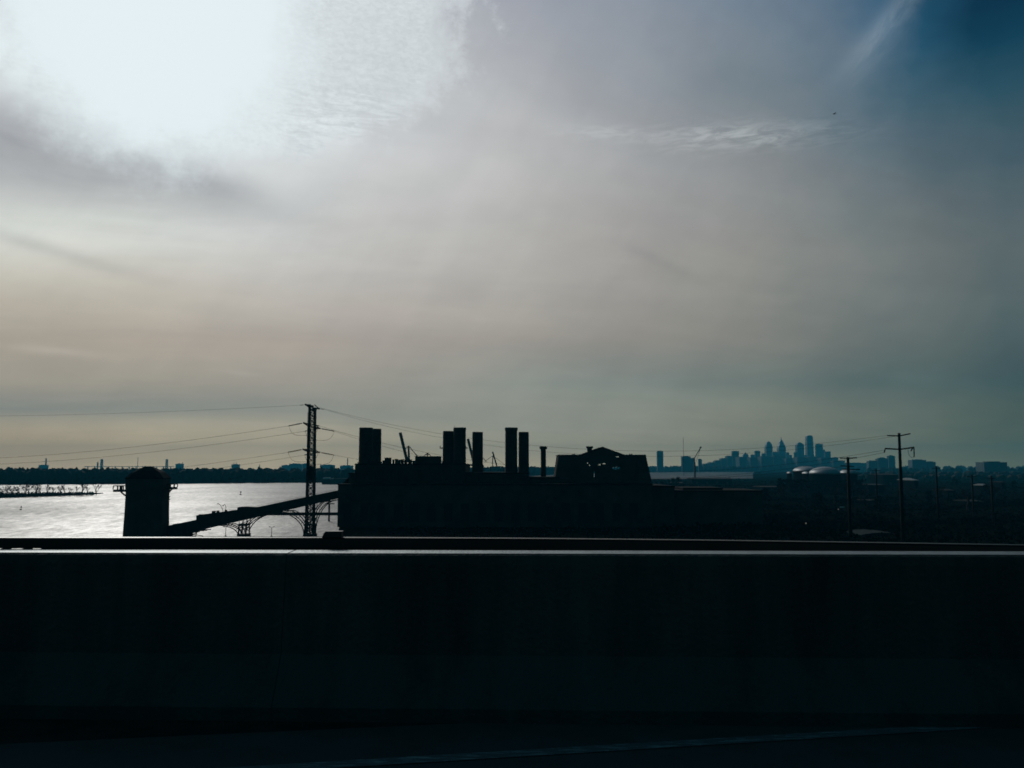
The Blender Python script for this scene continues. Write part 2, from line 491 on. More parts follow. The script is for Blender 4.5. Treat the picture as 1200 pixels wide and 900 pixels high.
land('ground', [(-40, -380), (-46, 240), (-71.5, 370), (-86, 455), (-95, 800), (-190, 1300), (-170, 1500), (150, 1850), (430, 2010), (564, 2085), (1000, 3700), (1493, 5480), (1750, 5760),
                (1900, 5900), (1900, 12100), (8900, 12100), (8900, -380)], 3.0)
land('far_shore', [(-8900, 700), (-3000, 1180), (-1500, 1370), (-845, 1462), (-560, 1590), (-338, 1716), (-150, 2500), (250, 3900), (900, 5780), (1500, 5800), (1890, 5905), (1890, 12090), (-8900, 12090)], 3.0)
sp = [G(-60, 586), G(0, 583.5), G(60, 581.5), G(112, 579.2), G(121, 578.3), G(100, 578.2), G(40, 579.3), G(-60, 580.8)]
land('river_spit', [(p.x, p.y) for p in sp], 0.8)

# ------------------------------------------------------------------ the bridge the camera stands on
DECK = CZ - 1.26
b = MB(); b.box(-90, 90, -7, 4.3, DECK - 0.9, DECK)
structure(b.build('bridge_deck', M['concrete']))
# asphalt lane whose edge runs at a slight angle to the parapet
pa, pb = G(0, 873, DECK), G(1100, 823.5, DECK)
sl = (pb.y - pa.y) / (pb.x - pa.x)
yl = lambda x: pa.y + (x - pa.x) * sl
b = MB(); b.poly([(-14, -7, DECK + 0.004), (6, -7, DECK + 0.004), (6, yl(6), DECK + 0.004), (-14, yl(-14), DECK + 0.004)])
structure(b.build('road', M['asphalt'], fix=False))
b = MB(); b.poly([(-14, yl(-14), DECK + 0.004), (6, yl(6), DECK + 0.004), (6, 5.3, DECK + 0.004), (-14, 5.3, DECK + 0.004)])
structure(b.build('gutter', M['gutter'], fix=False))
qa, qb = G(340, 899, DECK), G(1200, 847, DECK)
s2 = (qb.y - qa.y) / (qb.x - qa.x); y2 = lambda x: qa.y + (x - qa.x) * s2
b = MB(); b.poly([(-8, y2(-8) - 0.07, DECK + 0.008), (6, y2(6) - 0.07, DECK + 0.008), (6, y2(6) + 0.02, DECK + 0.008), (-8, y2(-8) + 0.02, DECK + 0.008)])
structure(b.build('road_marking', M['paint'], fix=False))
# deck for the rest of the bridge beyond the modelled lane sits under the parapet
b = MB(); b.box(-90, 90, 4.302, 6.1, DECK - 0.9, DECK - 0.002)
structure(b.build('bridge_edge', M['concrete']))

# parapet: sloping-toe barrier, one cast run with open joints; top falls very slightly to the right
ptop = [P(0, 648.8, 4.80), P(1200, 651.6, 4.62)]
ang = math.atan2(ptop[1].y - ptop[0].y, ptop[1].x - ptop[0].x)
L0 = (ptop[1] - ptop[0]).xy.length
ex = Vector((math.cos(ang), math.sin(ang), 0)); ey = Vector((-math.sin(ang), math.cos(ang), 0))
slope = (ptop[1].z - ptop[0].z) / L0


def para(u, v, z):
    q = ptop[0] + ex * u + ey * v
    return Vector((q.x, q.y, z))


root = thing('concrete_parapet', para(L0 / 2, 0.1, DECK), 'low dark concrete barrier along the bridge edge across the whole foreground', 'barrier')
ujoint = 345 / 1200 * L0
cuts = [ujoint - 12, ujoint - 6, ujoint, ujoint + 6, ujoint + 12]
for i in range(4):
    u0, u1 = cuts[i] + 0.0012, cuts[i + 1] - 0.0012
    b = MB()
    def ring(u):
        zt = ptop[0].z + slope * u
        if abs(u - u0) < 1e-6 or abs(u - u1) < 1e-6: zt -= 0.0
        return [para(u, -0.20, DECK + 0.0), para(u, -0.20, DECK + 0.07), para(u, -0.055, DECK + 0.30), para(u, -0.004, zt - 0.05),
                para(u, 0.008, zt - 0.006), para(u, 0.02, zt), para(u, 0.215, zt + 0.004), para(u, 0.23, zt - 0.03), para(u, 0.23, DECK)]
    n = 24
    b.rings([ring(u0 + (u1 - u0) * k / n) for k in range(n + 1)])
    o = b.build('barrier_segment', M['concrete'], root)
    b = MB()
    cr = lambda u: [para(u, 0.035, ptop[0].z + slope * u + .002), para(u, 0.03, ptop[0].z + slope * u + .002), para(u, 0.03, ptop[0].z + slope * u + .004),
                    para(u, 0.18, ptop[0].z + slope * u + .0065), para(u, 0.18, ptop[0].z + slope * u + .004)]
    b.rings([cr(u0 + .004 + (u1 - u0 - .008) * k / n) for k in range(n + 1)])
    b.build('barrier_highlight', M['barrier_highlight'], o)  # thin metal strip added on the concrete so the top edge shines
# steel rail carried just outside the parapet on short brackets
rp = [(-500, 630.0), (0, 631.2), (410, 631.2), (620, 632.2), (830, 634.3), (1030, 637.2), (1200, 640.0), (1700, 647)]
root = thing('steel_railing', P(600, 640, 5.05), 'dark steel box rail running just behind the top of the bridge barrier', 'railing')
b = MB()
rings = []
for k in range(0, 61):
    X = -6 + 12 * k / 60
    px = 600 + X / 5.05 * F
    pts = sorted(rp)
    px_c = max(-499, min(1699, px))
    for (xa, ya), (xb, yb) in zip(pts, pts[1:]):
        if xa <= px_c <= xb: py = ya + (yb - ya) * (px_c - xa) / (xb - xa)
    t = P(px, py, 5.05)
    z1 = t.z; z0 = z1 - 0.054
    rings.append([(t.x, 5.05, z0), (t.x, 5.05, z1 - 0.006), (t.x, 5.056, z1), (t.x, 5.115, z1), (t.x, 5.12, z1 - 0.006), (t.x, 5.12, z0)])
b.rings(rings)
rt = b.build('rail_tube', M['rail'], root)
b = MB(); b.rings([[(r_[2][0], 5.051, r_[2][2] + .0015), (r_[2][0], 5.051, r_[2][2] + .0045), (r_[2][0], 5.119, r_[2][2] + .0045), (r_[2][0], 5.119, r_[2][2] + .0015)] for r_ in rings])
b.build('rail_highlight_strip', M['rail_highlight'], rt)  # added strip that draws the rail's highlight line, front stays dark
for px in (-220, 8, 33, 300, 330, 560, 800, 1060, 1300):
    t = P(px, 631.5 if px < 620 else 631.5 + (px - 620) * 0.0145, 5.085)
    w = 0.016 if px < 100 else 0.03
    b = MB(); b.box(t.x - w, t.x + w, 5.06, 5.11, DECK - 0.002, t.z - 0.052)
    b.build('rail_post', M['rail'], root)
# sleeve behind the rail, closing the gap from x=52 on
b = MB()
ta, tb = P(52, 642, 5.16), P(1700, 655, 5.16)
b.hexa([(ta.x, 5.125, ta.z - 0.06), (tb.x, 5.125, tb.z - 0.06), (tb.x, 5.16, tb.z - 0.06), (ta.x, 5.16, ta.z - 0.06)],
       [(ta.x, 5.125, ta.z + 0.02), (tb.x, 5.125, tb.z + 0.03), (tb.x, 5.16, tb.z + 0.03), (ta.x, 5.16, ta.z + 0.02)])
b.build('toe_board', M['rail'], root)
# splice box clamped on the rail
a, c = P(379, 622.8, 5.05), P(400, 631.5, 5.05)
root2 = thing('rail_junction_box', ((a.x + c.x) / 2, 5.09, c.z), 'small dark box with one slanted end on top of the steel bridge rail', 'junction box')
b = MB(); b.prism([(a.x - 0.012, c.z), (c.x, c.z), (c.x, a.z), (a.x + 0.012, a.z), (a.x, a.z - 0.012)], 5.055, 5.115)
b.build('box_body', M['rail'], root2)
b = MB(); b.box(a.x + 0.02, c.x - 0.01, 5.05, 5.053, c.z + 0.01, a.z - 0.008)
b.build('cover_plate', M['galv'], root2)

# ------------------------------------------------------------------ trees
def branch(mb_t, mb_c, p, d, ln, r, depth, rnd, maxd):
    n = 3
    pts = [p]; dd = d.copy()
    for i in range(n):
        dd = (dd + Vector((rnd.uniform(-.16, .16), rnd.uniform(-.16, .16), rnd.uniform(-.03, .12)))).normalized()
        pts.append(pts[-1] + dd * ln / n)
    rs = [max(0.0075, r * (1 - 0.45 * i / n)) for i in range(n + 1)]
    (mb_t if depth == 0 else mb_c).tube(pts, rs, 5 if depth == 0 else 3)
    if depth >= maxd: return
    k = rnd.randint(3, 4) if depth < 2 else rnd.randint(2, 4)
    for i in range(k):
        t = rnd.uniform(0.35, 1.0) if i else 1.0
        j = min(n - 1, int(t * n)); q = pts[j].lerp(pts[j + 1], min(1, t * n - j))
        ax = Vector((rnd.uniform(-1, 1), rnd.uniform(-1, 1), rnd.uniform(-.2, .5))).normalized()
        nd = (dd + ax * rnd.uniform(0.5, 1.0)).normalized()
        if nd.z < -0.1: nd.z = 0.1
        branch(mb_t, mb_c, q, nd, ln * rnd.uniform(0.52, 0.75), rs[j] * 0.6, depth + 1, rnd, maxd)


def bare_tree_proto(seed, thick=1.0):
    rnd = random.Random(seed)
    t, c = MB(), MB()
    branch(t, c, Vector((0, 0, 0)), Vector((rnd.uniform(-.1, .1), rnd.uniform(-.1, .1), 1)), 0.38, 0.028 * thick, 0, rnd, 4)
    top = max(v.z for v in c.v)
    for m in (t, c): m.v = [v / top for v in m.v]
    mt = t.build('trunk', M['bark']); mc = c.build('crown', M['bark'])
    me = (mt.data, mc.data)
    bpy.data.objects.remove(mt); bpy.data.objects.remove(mc)
    return me


def evergreen_proto(seed):
    """leaf-clump crown, unit height"""
    rnd = random.Random(seed)
    t, c = MB(), MB()
    t.tube([(0, 0, 0), (0.01, 0, 0.3), (0, 0.01, 0.75)], [0.03, 0.024, 0.008], 6)
    for k in range(5):
        a = rnd.uniform(0, 6.28); h = rnd.uniform(0.25, 0.6)
        t.tube([(0, 0, h), (math.cos(a) * .14, math.sin(a) * .14, h + .1)], [0.012, 0.004], 4)
    lobes = [(rnd.uniform(-.3, .3) * (1.1 - q / 14), rnd.uniform(-.3, .3) * (1.1 - q / 14), 0.16 + 0.066 * q + rnd.uniform(-.05, .05), rnd.uniform(.12, .22)) for q in range(11)]
    for (lx, ly, lz, lr) in lobes:
        for _ in range(75):
            v = Vector((rnd.gauss(0, 1), rnd.gauss(0, 1), rnd.gauss(0, 1))).normalized() * lr * rnd.uniform(0.4, 1.05)
            p = Vector((lx, ly, lz)) + v
            u = Vector((rnd.gauss(0, 1), rnd.gauss(0, 1), rnd.gauss(0, 1))).normalized() * 0.03
            w = u.cross(Vector((rnd.gauss(0, 1), rnd.gauss(0, 1), rnd.gauss(0, 1)))).normalized() * 0.03
            c.poly([p - u, p + w, p + u, p - w])
    mt = t.build('trunk', M['bark']); mc = c.build('crown', M['foliage'], fix=False)
    me = (mt.data, mc.data)
    bpy.data.objects.remove(mt); bpy.data.objects.remove(mc)
    return me


BARE = [bare_tree_proto(s) for s in (3, 8, 14, 21, 30)]
BARE_THICK = [bare_tree_proto(s, 1.7) for s in (5, 12, 23, 41)]
GREEN = [evergreen_proto(s) for s in (2, 6, 9)]


def plant_tree(name, pos, h, me, label, group, cat='tree', wide=1.0):
    r = thing(name, pos, label, cat, group, rz=random.uniform(0, 6.28))
    for nm, d in zip(('trunk', 'crown'), me):
        o = bpy.data.objects.new(nm, d); col.objects.link(o); o.parent = r
    r.scale = (h * wide, h * wide, h)
    return r


# bare trees standing on the spit, listed from its tip (right) to the frame edge
SPH = 1.45
spit = [(113, 8.5, 1.0), (103, 7.2, .9), (96, 8.6, 1.0), (90, 6.4, .8), (82, 5.6, .9), (76, 7.5, .8), (70, 7.0, 1.0), (62, 6.0, .9), (56, 8.0, 1.1), (48, 6.6, 1.0),
        (41, 8.8, 1.1), (34, 8.0, 1.1), (29, 9.2, 1.0), (23, 7.6, 1.2), (14, 7.2, 1.2), (8, 6.2, 1.1), (2, 7.0, 1.2)]
for i, (px, h, wd) in enumerate(spit):
    g = G(px, 579.6 + (115 - px) * 0.0215, 0.8)
    lab = 'bare tree standing alone at the very tip of the river spit' if i == 0 else 'bare tree on the river spit, %s from its tip' % ORD[i]
    plant_tree('bare_tree', g, h * SPH, BARE_THICK[i % 4], lab, 'bare trees along the river spit', wide=wd)
b = MB(); rnd = random.Random(4)
for k in range(900):
    px = rnd.uniform(-25, 110); t = (110 - px) / 135
    g = G(px, 579.0 + (115 - px) * 0.024 + rnd.uniform(-.4, .9), 0.8)
    hh = rnd.uniform(1.0, 2.6) + 3.6 * t * rnd.random()
    for _ in range(5):
        p = g + Vector((rnd.uniform(-1.4, 1.4), rnd.uniform(-1.4, 1.4), rnd.uniform(0.0, hh)))
        u = Vector((rnd.gauss(0, 1), rnd.gauss(0, 1), rnd.gauss(0, 1))).normalized() * 0.7
        w = u.cross(Vector((rnd.gauss(0, 1), rnd.gauss(0, 1), rnd.gauss(0, 1)))).normalized() * 0.55
        b.poly([p - u, p + w, p + u, p - w])
tag(b.build('undergrowth', M['scrub'], fix=False), 'low dry scrub covering the river spit under the bare trees', 'undergrowth', kind='stuff')


def ico(n_sub=1):
    bm = bmesh.new(); bmesh.ops.create_icosphere(bm, subdivisions=n_sub, radius=1.0)
    v = [x.co.copy() for x in bm.verts]; f = [[q.index for q in p.verts] for p in bm.faces]; bm.free()
    return v, f


IV, IF = ico(2)


def wood_mass(name, label, rows, m, seed):
    """distant woodland that reads as one mass: rows of (polyline xy, spacing, crown radius, crown top z)"""
    rnd = random.Random(seed); b = MB()
    for line, step, rad, top in rows:
        for (x0, y0), (x1, y1) in zip(line, line[1:]):
            ln = math.hypot(x1 - x0, y1 - y0); k = max(1, int(ln / step))
            for i in range(k):
                t = (i + rnd.random() * 0.9) / k
                cx, cy = x0 + (x1 - x0) * t + rnd.gauss(0, rad * .5), y0 + (y1 - y0) * t + rnd.gauss(0, rad * 1.2)
                r = rad * rnd.uniform(0.7, 1.2); hz = (top - 3) * rnd.uniform(0.90, 1.0) / 2; ph = [rnd.uniform(0, 6.28) for _ in range(4)]
                k0 = len(b.v)
                for v in IV:
                    s = 1 + 0.16 * math.sin(5 * v.x + ph[0]) * math.sin(6 * v.z + ph[1]) + 0.12 * math.sin(9 * v.y + ph[2]) + rnd.uniform(-.1, .1)
                    b.v.append(Vector((cx + v.x * r * s, cy + v.y * r * s, 2.6 + hz * (1 + v.z * s))))
                b.f += [[k0 + j for j in q] for q in IF]
    o = b.build(name, m, fix=False)
    return tag(o, label, 'woodland', kind='stuff')


wood_mass('far_wood', 'dark unbroken band of woodland along the far shore of the river', [
    ([(-1900, 1330), (-845, 1480), (-560, 1606), (-345, 1735)], 7, 7.5, 25.0),
    ([(-2000, 1400), (-845, 1530), (-560, 1650), (-330, 1790)], 8, 8.5, 28.0),
    ([(-2300, 1700), (-900, 1800), (-300, 2100), (-20, 2500)], 11, 10, 28.6),
    ([(-160, 2560), (240, 3930), (880, 5800)], 22, 17, 30.0),
    ([(-60, 2700), (300, 4100), (960, 5950)], 22, 17, 32.0)], M['wood_far'], 5)
wood_mass('distant_treeline', 'faint blue treeline beyond the far end of the river below the skyline', [
    ([(880, 5825), (1880, 5930)], 20, 16, 40),
    ([(900, 6000), (3000, 6200), (4200, 6000)], 24, 20, 42)], M['wood_far'], 6)
wood_mass('plain_treeline', 'dark low treeline across the flat land at the right horizon', [
    ([(1560, 3900), (2300, 3700), (3000, 3600)], 15, 13, 30),
    ([(900, 2300), (1500, 2500), (2100, 2500)], 12, 10, 19),
    ([(640, 1900), (1000, 1800), (1500, 1800)], 10, 8, 15)], M['wood_far'], 7)

# ------------------------------------------------------------------ power station
YS = 380.0
def X(px, Y=YS): return P(px, 548, Y).x
def Z(py, Y=YS): return P(600, py, Y).z


ps = thing('power_station', (X(560), YS, 3.0), 'huge derelict dark power station with six chimneys and a gabled hall', 'power station')


def ps_box(x0, x1, ytop, Ya, Yb, name='wall', m='concrete_old', z0=3.0, cornice=True):
    b = MB(); x0, x1, z1 = X(x0, Ya), X(x1, Ya), Z(ytop, Ya)
    b.box(x0, x1, Ya, Yb, z0, z1 - 0.5)
    o = b.build(name, M[m], ps)
    if cornice:
        c = MB(); c.box(x0 - 0.25, x1 + 0.25, Ya - 0.3, Yb + 0.2, z1 - 0.5, z1 - 0.12); c.box(x0 - 0.05, x1 + 0.05, Ya - 0.05, Yb, z1 - 0.12, z1)
        c.build('cornice', M['roofing'], o)
    return o


ps_box(396.5, 764, 567, 378, 436, z0=3.0)                       # long lower front
ps_box(409, 417, 554, 384, 425, z0=Z(568))
ps_box(416, 545, 543.2, 386, 432, z0=Z(568), m='brick')
ps_box(545.4, 620, 553.5, 388, 432, z0=Z(568), m='brick')
ps_box(620.4, 655, 559, 390, 430, z0=Z(568))
ps_box(764.3, 790, 569.5, 382, 432, z0=3.0)
ps_box(790.3, 893, 574.5, 384, 420, z0=3.0)
ps_box(800, 846, 571.5, 390, 416, z0=Z(574.4, 390), m='roofing')
b = MB()
b.prism([(X(397), Z(567.3)), (X(409), Z(567.3)), (X(409), Z(558.5)), (X(405.5), Z(559.5))], 387, 424)
b.build('sloped_roof', M['roofing'], ps)
# tall window bays of the front
for i in range(18):
    cx = 408 + i * 19.6
    x0, x1 = X(cx - 4.6, 378), X(cx + 4.6, 378)
    z0, z1 = 5.5, Z(590, 378)
    b = MB(); t = 0.35
    b.box(x0 - t, x0, 377.7, 377.995, z0 - t, z1 + t); b.box(x1, x1 + t, 377.7, 377.995, z0 - t, z1 + t)
    b.box(x0, x1, 377.7, 377.995, z0 - t, z0); b.box(x0, x1, 377.7, 377.995, z1, z1 + t)
    o = b.build('window', M['concrete_old'], ps)
    g = MB(); g.box(x0, x1, 377.93, 377.99, z0, z1)
    for k in range(1, 4): g.box(x0 + (x1 - x0) * k / 4 - .04, x0 + (x1 - x0) * k / 4 + .04, 377.88, 377.929, z0, z1)
    for k in range(1, 9): g.box(x0, x1, 377.85, 377.879, z0 + (z1 - z0) * k / 9 - .04, z0 + (z1 - z0) * k / 9 + .04)
    g.build('pane', M['pane'], o)
for i in range(10):
    cx = 424 + i * 12.6
    x0, x1, z0, z1 = X(cx - 3, 386), X(cx + 3, 386), Z(563, 386), Z(550, 386)
    b = MB(); t = 0.2
    b.box(x0 - t, x0, 385.8, 385.995, z0 - t, z1 + t); b.box(x1, x1 + t, 385.8, 385.995, z0 - t, z1 + t)
    b.box(x0, x1, 385.8, 385.995, z0 - t, z0); b.box(x0, x1, 385.8, 385.995, z1, z1 + t)
    o = b.build('window', M['brick'], ps)
    g = MB(); g.box(x0, x1, 385.94, 385.99, z0, z1); g.build('pane', M['pane'], o)
# roof clutter on the boiler house
rnd = random.Random(9)
for px, w, yt in ((446, 3, 541), (449.5, 2.2, 539.5), (454.5, 7, 536.3), (461, 2, 538.5), (464.5, 3, 537.8), (468, 2.6, 538.6), (471.5, 3.2, 538.2), (475.5, 3, 538.6),
                  (480.5, 4, 538.5), (484.5, 2, 540)):
    b = MB(); z0, z1 = Z(543.2, 392), Z(yt, 392); x0, x1 = X(px - w / 2, 392), X(px + w / 2, 392)
    b.box(x0, x1, 391, 391 + max(1.2, x1 - x0), z0 - 0.1, z1 - 0.25)
    b.box(x0 - .1, x1 + .1, 390.9, 391.1 + max(1.2, x1 - x0), z1 - 0.25, z1)
    b.build('roof_vent', M['steel'], ps)
for px, yt in ((516.2, 538.5), (518, 540), (487.5, 533), (419.5, 541)):
    b = MB(); b.tube([(X(px, 393), 393, Z(543.6, 393)), (X(px, 393), 393, Z(yt, 393))], [0.22, 0.12], 6); b.build('vent_pipe', M['steel'], ps)
b = MB(); b.box(X(486.3, 394), X(514.7, 394), 394, 406, Z(543.4, 394), Z(535.2, 394))
pen = b.build('penthouse', M['brick'], ps)
c = MB(); c.box(X(486, 394) - .1, X(515, 394) + .1, 393.8, 406.2, Z(535.2, 394), Z(534.6, 394)); c.build('cornice', M['steel'], pen)
b = MB(); a = (X(500.8, 398), 398, Z(530.8, 398))
b.bar((X(496.5, 398), 398, Z(534.8, 398)), a, 0.3); b.bar((X(505, 398), 398, Z(534.8, 398)), a, 0.3); b.bar((X(500.8, 398), 398, Z(534.8, 398)), a, 0.35)
b.bar((X(498, 398), 398, Z(532.8, 398)), (X(503.5, 398), 398, Z(532.8, 398)), 0.25)
b.build('hoist_frame', M['steel'], pen)


def chimney(x0, x1, yt, Y, zb, lip=0.0, label=None, band=None):
    b = MB(); c = P((x0 + x1) / 2, yt + 3, Y).x; r = (x1 - x0) / 2 * Y / F; zt = Z(yt, Y)
    prof = [(r * 1.03, zb), (r * 1.0, zb + 6), (r * 0.985, zt - 1.4)]
    if lip: prof += [(r * 0.985 + lip, zt - 1.2), (r * 0.985 + lip, zt)]
    else: prof += [(r * 0.985, zt)]
    prof += [(r * 0.85, zt), (r * 0.85, zt - 3)]
    b.lathe((c, Y, 0), prof, 24)
    o = b.build('chimney', M['stack'], ps)
    if label: o['label'] = label
    for k in range(1, 6):
        z = zb + (zt - zb) * k / 6
        h = MB(); h.lathe((c, Y, 0), [(r * 1.0, z - .12), (r * 1.0 + 0.05, z - .12), (r * 1.0 + 0.05, z + .12), (r * 1.0, z + .12)], 24)
        h.build('hoop', M['steel'], o)
    return o, c, r


zr = Z(545, 395)
chimney(430, 447, 502.6, 420, zr, label='dark chimney half hidden behind the leftmost chimney')
chimney(421, 437, 501.2, 404, zr, label='leftmost dark chimney of the power station')
chimney(519, 533.5, 505.3, 404, zr, label='chimney with a side platform, left of the middle pair')
ch, cx_, r_ = chimney(531.5, 546, 501.2, 398, zr, lip=0.12, label='taller chimney of the middle pair')
chimney(553.4, 566, 506.3, 404, Z(556), label='single chimney right of the middle pair')
chimney(592, 606.2, 501.2, 400, Z(560), lip=0.22, label='taller chimney with a lipped top in the right pair')
chimney(607.6, 619.8, 506.3, 404, Z(560), label='shorter chimney of the right pair')
o, c0, r0 = chimney(633.6, 639.8, 524, 405, Z(562), label='slim short chimney with a wide cap')
b = MB(); b.lathe((c0, 405, 0), [(r0, Z(526.6, 405)), (r0 + .55, Z(526.0, 405)), (r0 + .55, Z(523.4, 405)), (r0 * .8, Z(522.9, 405)), (r0 * .6, Z(522.9, 405))], 20); b.build('chimney_cap', M['stack'], o)
# side platforms on the middle pair
for xa, xb in ((515.5, 519.2), (545.8, 547.8)):
    b = MB(); b.box(X(xa, 401), X(xb, 401), 399.5, 402.5, Z(525.6, 401), Z(524.6, 401)); b.box(X(xa, 401), X(xa, 401) + .08, 399.5, 402.5, Z(524.6, 401), Z(522.6, 401))
    b.build('platform', M['steel'], ch)
b = MB(); b.tube([(X(532.5, 398), 397, Z(501.2, 398)), (X(532.5, 398), 397, Z(498.6, 398))], 0.06, 5); b.build('lightning_rod', M['steel'], ch)

# gabled hall: open shell with broken windows through which the far side shows
HY0, HY1 = 392.0, 412.0
hx = lambda px: X(px, HY0)
hz = lambda py: Z(py, HY0)
hall_x0, hall_x1 = (648.5, 654.8), (766, 757.2)


def side_x(py, k):                       # sloping ends of the hall, by photo row
    t = max(0.0, min(1.0, (py - 534) / (576 - 534)))
    s = hall_x0 if k == 0 else hall_x1
    return hx(s[1] + (s[0] - s[1]) * t)


HOLES = [(688.0, 689.2, 542.2, 543.2), (690.7, 691.4, 544, 546.0), (695.8, 696.9, 552, 559.0), (701.0, 701.6, 543.6, 546.0), (702.6, 703.6, 543.6, 545.4), (706.2, 709.6, 542.9, 543.8), (717.6, 719.6, 547.6, 549.6), (720.2, 723.0, 547.2, 550.4), (723.6, 726.2, 547.6, 549.8), (721.8, 725.4, 535.0, 535.7), (753.4, 754.3, 537.6, 545)]


def hall_wall(Y, holes, grow):
    b = MB()
    ys = sorted({576.0, 534.0} | {h[2] - grow for h in holes} | {h[3] + grow for h in holes})
    k = Y / HY0
    sx = lambda px: hx(px) * (k if grow else 1)
    sz = lambda py: CZ + (hz(py) - CZ) * (k if grow else 1)
    zlo, zhi = sz(576), sz(534)
    for ya, yb in zip(ys, ys[1:]):
        mid = (ya + yb) / 2
        xs = [side_x(mid, 0)]
        for h in sorted(h for h in holes if h[2] - grow < mid < h[3] + grow):
            xs += [sx(h[0] - grow), sx(h[1] + grow)]
        xs.append(side_x(mid, 1))
        for i in range(0, len(xs), 2):
            xa, xb = xs[i], xs[i + 1]
            if xb <= xa: continue
            tl = side_x(ya, 0) if i == 0 else xa; bl = side_x(yb, 0) if i == 0 else xa
            tr = side_x(ya, 1) if i == len(xs) - 2 else xb; br = side_x(yb, 1) if i == len(xs) - 2 else xb
            b.prism([(bl, sz(yb)), (br, sz(yb)), (tr, sz(ya)), (tl, sz(ya))], Y, Y + 0.5)
    zt = sz(534)
    b.prism([(hx(681), zt), (hx(732), zt), (hx(706.3), hz(524.6))], Y, Y + 0.5)
    return b


o = hall_wall(HY0, HOLES, 0.0).build('hall_wall', M['concrete_old'], ps)
tag(o, 'gabled hall front with broken windows showing daylight')
hall_wall(HY1, HOLES, 0.25).build('hall_wall', M['concrete_old'], ps)
b = MB()
t = 0.45
for (xa, ya), (xb, yb) in (((654.8, 534), (681, 534)), ((732, 534), (757.2, 534))):
    b.box(hx(xa) - .2, hx(xb), HY0 - .3, HY1 + .8, hz(534), hz(534) + t)
for xa, xb in ((681, 706.3), (732, 706.3)):
    b.prism([(hx(xa), hz(534) + .003), (hx(xa), hz(534) + t), (hx(xb), hz(524.6) + t), (hx(xb), hz(524.6) + .003)], HY0 - .32, HY1 + .82)
for k in (0, 1):
    x1, x0 = side_x(534, k), side_x(576, k); s = 0.3 if k == 0 else -0.3
    b.prism([(x0, hz(576)), (x0 + s, hz(576)), (x1 + s, hz(534) - .004), (x1, hz(534) - .004)], HY0 + .504, HY1 - .004)
hr = b.build('hall_roof', M['roofing'], ps)
for xc, wd, yt in ((692.2, 5.4, 523.0),):
    b = MB(); x0, x1 = hx(xc - wd / 2), hx(xc + wd / 2); b.box(x0, x1, HY0 + 4, HY0 + 6, hz(533), hz(525))
    b.box(x0 - .45, x1 + .45, HY0 + 3.6, HY0 + 6.4, hz(525), hz(522.8)); b.build('chimney', M['stack'], hr)
for xc in (673, 741):
    b = MB()
    for dx in (-1.3, 1.3): b.box(hx(xc + dx) - .16, hx(xc + dx) + .16, HY0 + 5, HY0 + 5.4, hz(534) + t, hz(531.3))
    b.box(hx(xc - 1.3) - .16, hx(xc + 1.3) + .16, HY0 + 4.95, HY0 + 5.45, hz(532.4), hz(531.9)); b.build('roof_vent', M['steel'], hr)
b = MB()
for px in (668, 683.5, 700.5, 714, 730.5, 746):
    b.box(hx(px) - .25, hx(px) + .25, HY0 - .28, HY0 - .003, hz(574), hz(535.5))
b.build('pilaster', M['concrete_old'], ps)

# ------------------------------------------------------------------ coal tower standing in the river
YT = 362.0
cx = P(172.3, 600, YT).x
ct = thing('coal_tower', (cx, YT, 0), 'broad windowless coal tower with hipped roof and side balconies in the river', 'tower')


def oct_ring(hw, z, ch=0.26):
    c = hw * ch; fy = 0.72
    pts = [(hw, -hw + c), (hw, hw - c), (hw - c, hw), (-hw + c, hw), (-hw, hw - c), (-hw, -hw + c), (-hw + c, -hw), (hw - c, -hw)]
    return [(cx + a, YT + q * fy, z) for a, q in pts]


k = YT / F * 0.83
b = MB(); b.rings([oct_ring(26.8 * k, 0.2), oct_ring(25.7 * k, Z(600, YT)), oct_ring(25.3 * k, Z(577, YT)), oct_ring(26.0 * k, Z(571, YT)), oct_ring(26.3 * k, Z(561, YT))])
b.build('wall', M['concrete_old'], ct)
b = MB(); b.rings([oct_ring(26.9 * k, Z(561, YT)), oct_ring(26.9 * k, Z(560.2, YT)), oct_ring(19.4 * k, Z(553.6, YT)), oct_ring(16.5 * k, Z(552, YT)), oct_ring(5.6 * k, Z(547.0, YT)), oct_ring(5.0 * k, Z(546.5, YT))])
rf = b.build('roof', M['roofing'], ct)
a0 = Vector((cx + 1.0 * k, YT - 4.7 * k, Z(547.6, YT)))
b = MB(); b.hexa([(cx + .5 * k, YT - 12.6 * k, Z(552.2, YT) + .1), (cx + 15.5 * k, YT - 12.6 * k, Z(552.2, YT) + .1), (cx + 5 * k, YT - 4.7 * k, Z(547.6, YT) + .1), (cx + .5 * k, YT - 4.7 * k, Z(547.6, YT) + .1)],
                 [(cx + .5 * k, YT - 12.6 * k, Z(552.2, YT) + .2), (cx + 15.5 * k, YT - 12.6 * k, Z(552.2, YT) + .2), (cx + 5 * k, YT - 4.7 * k, Z(547.6, YT) + .2), (cx + .5 * k, YT - 4.7 * k, Z(547.6, YT) + .2)])
b.build('roof_sheet', M['shed_roof'], rf)
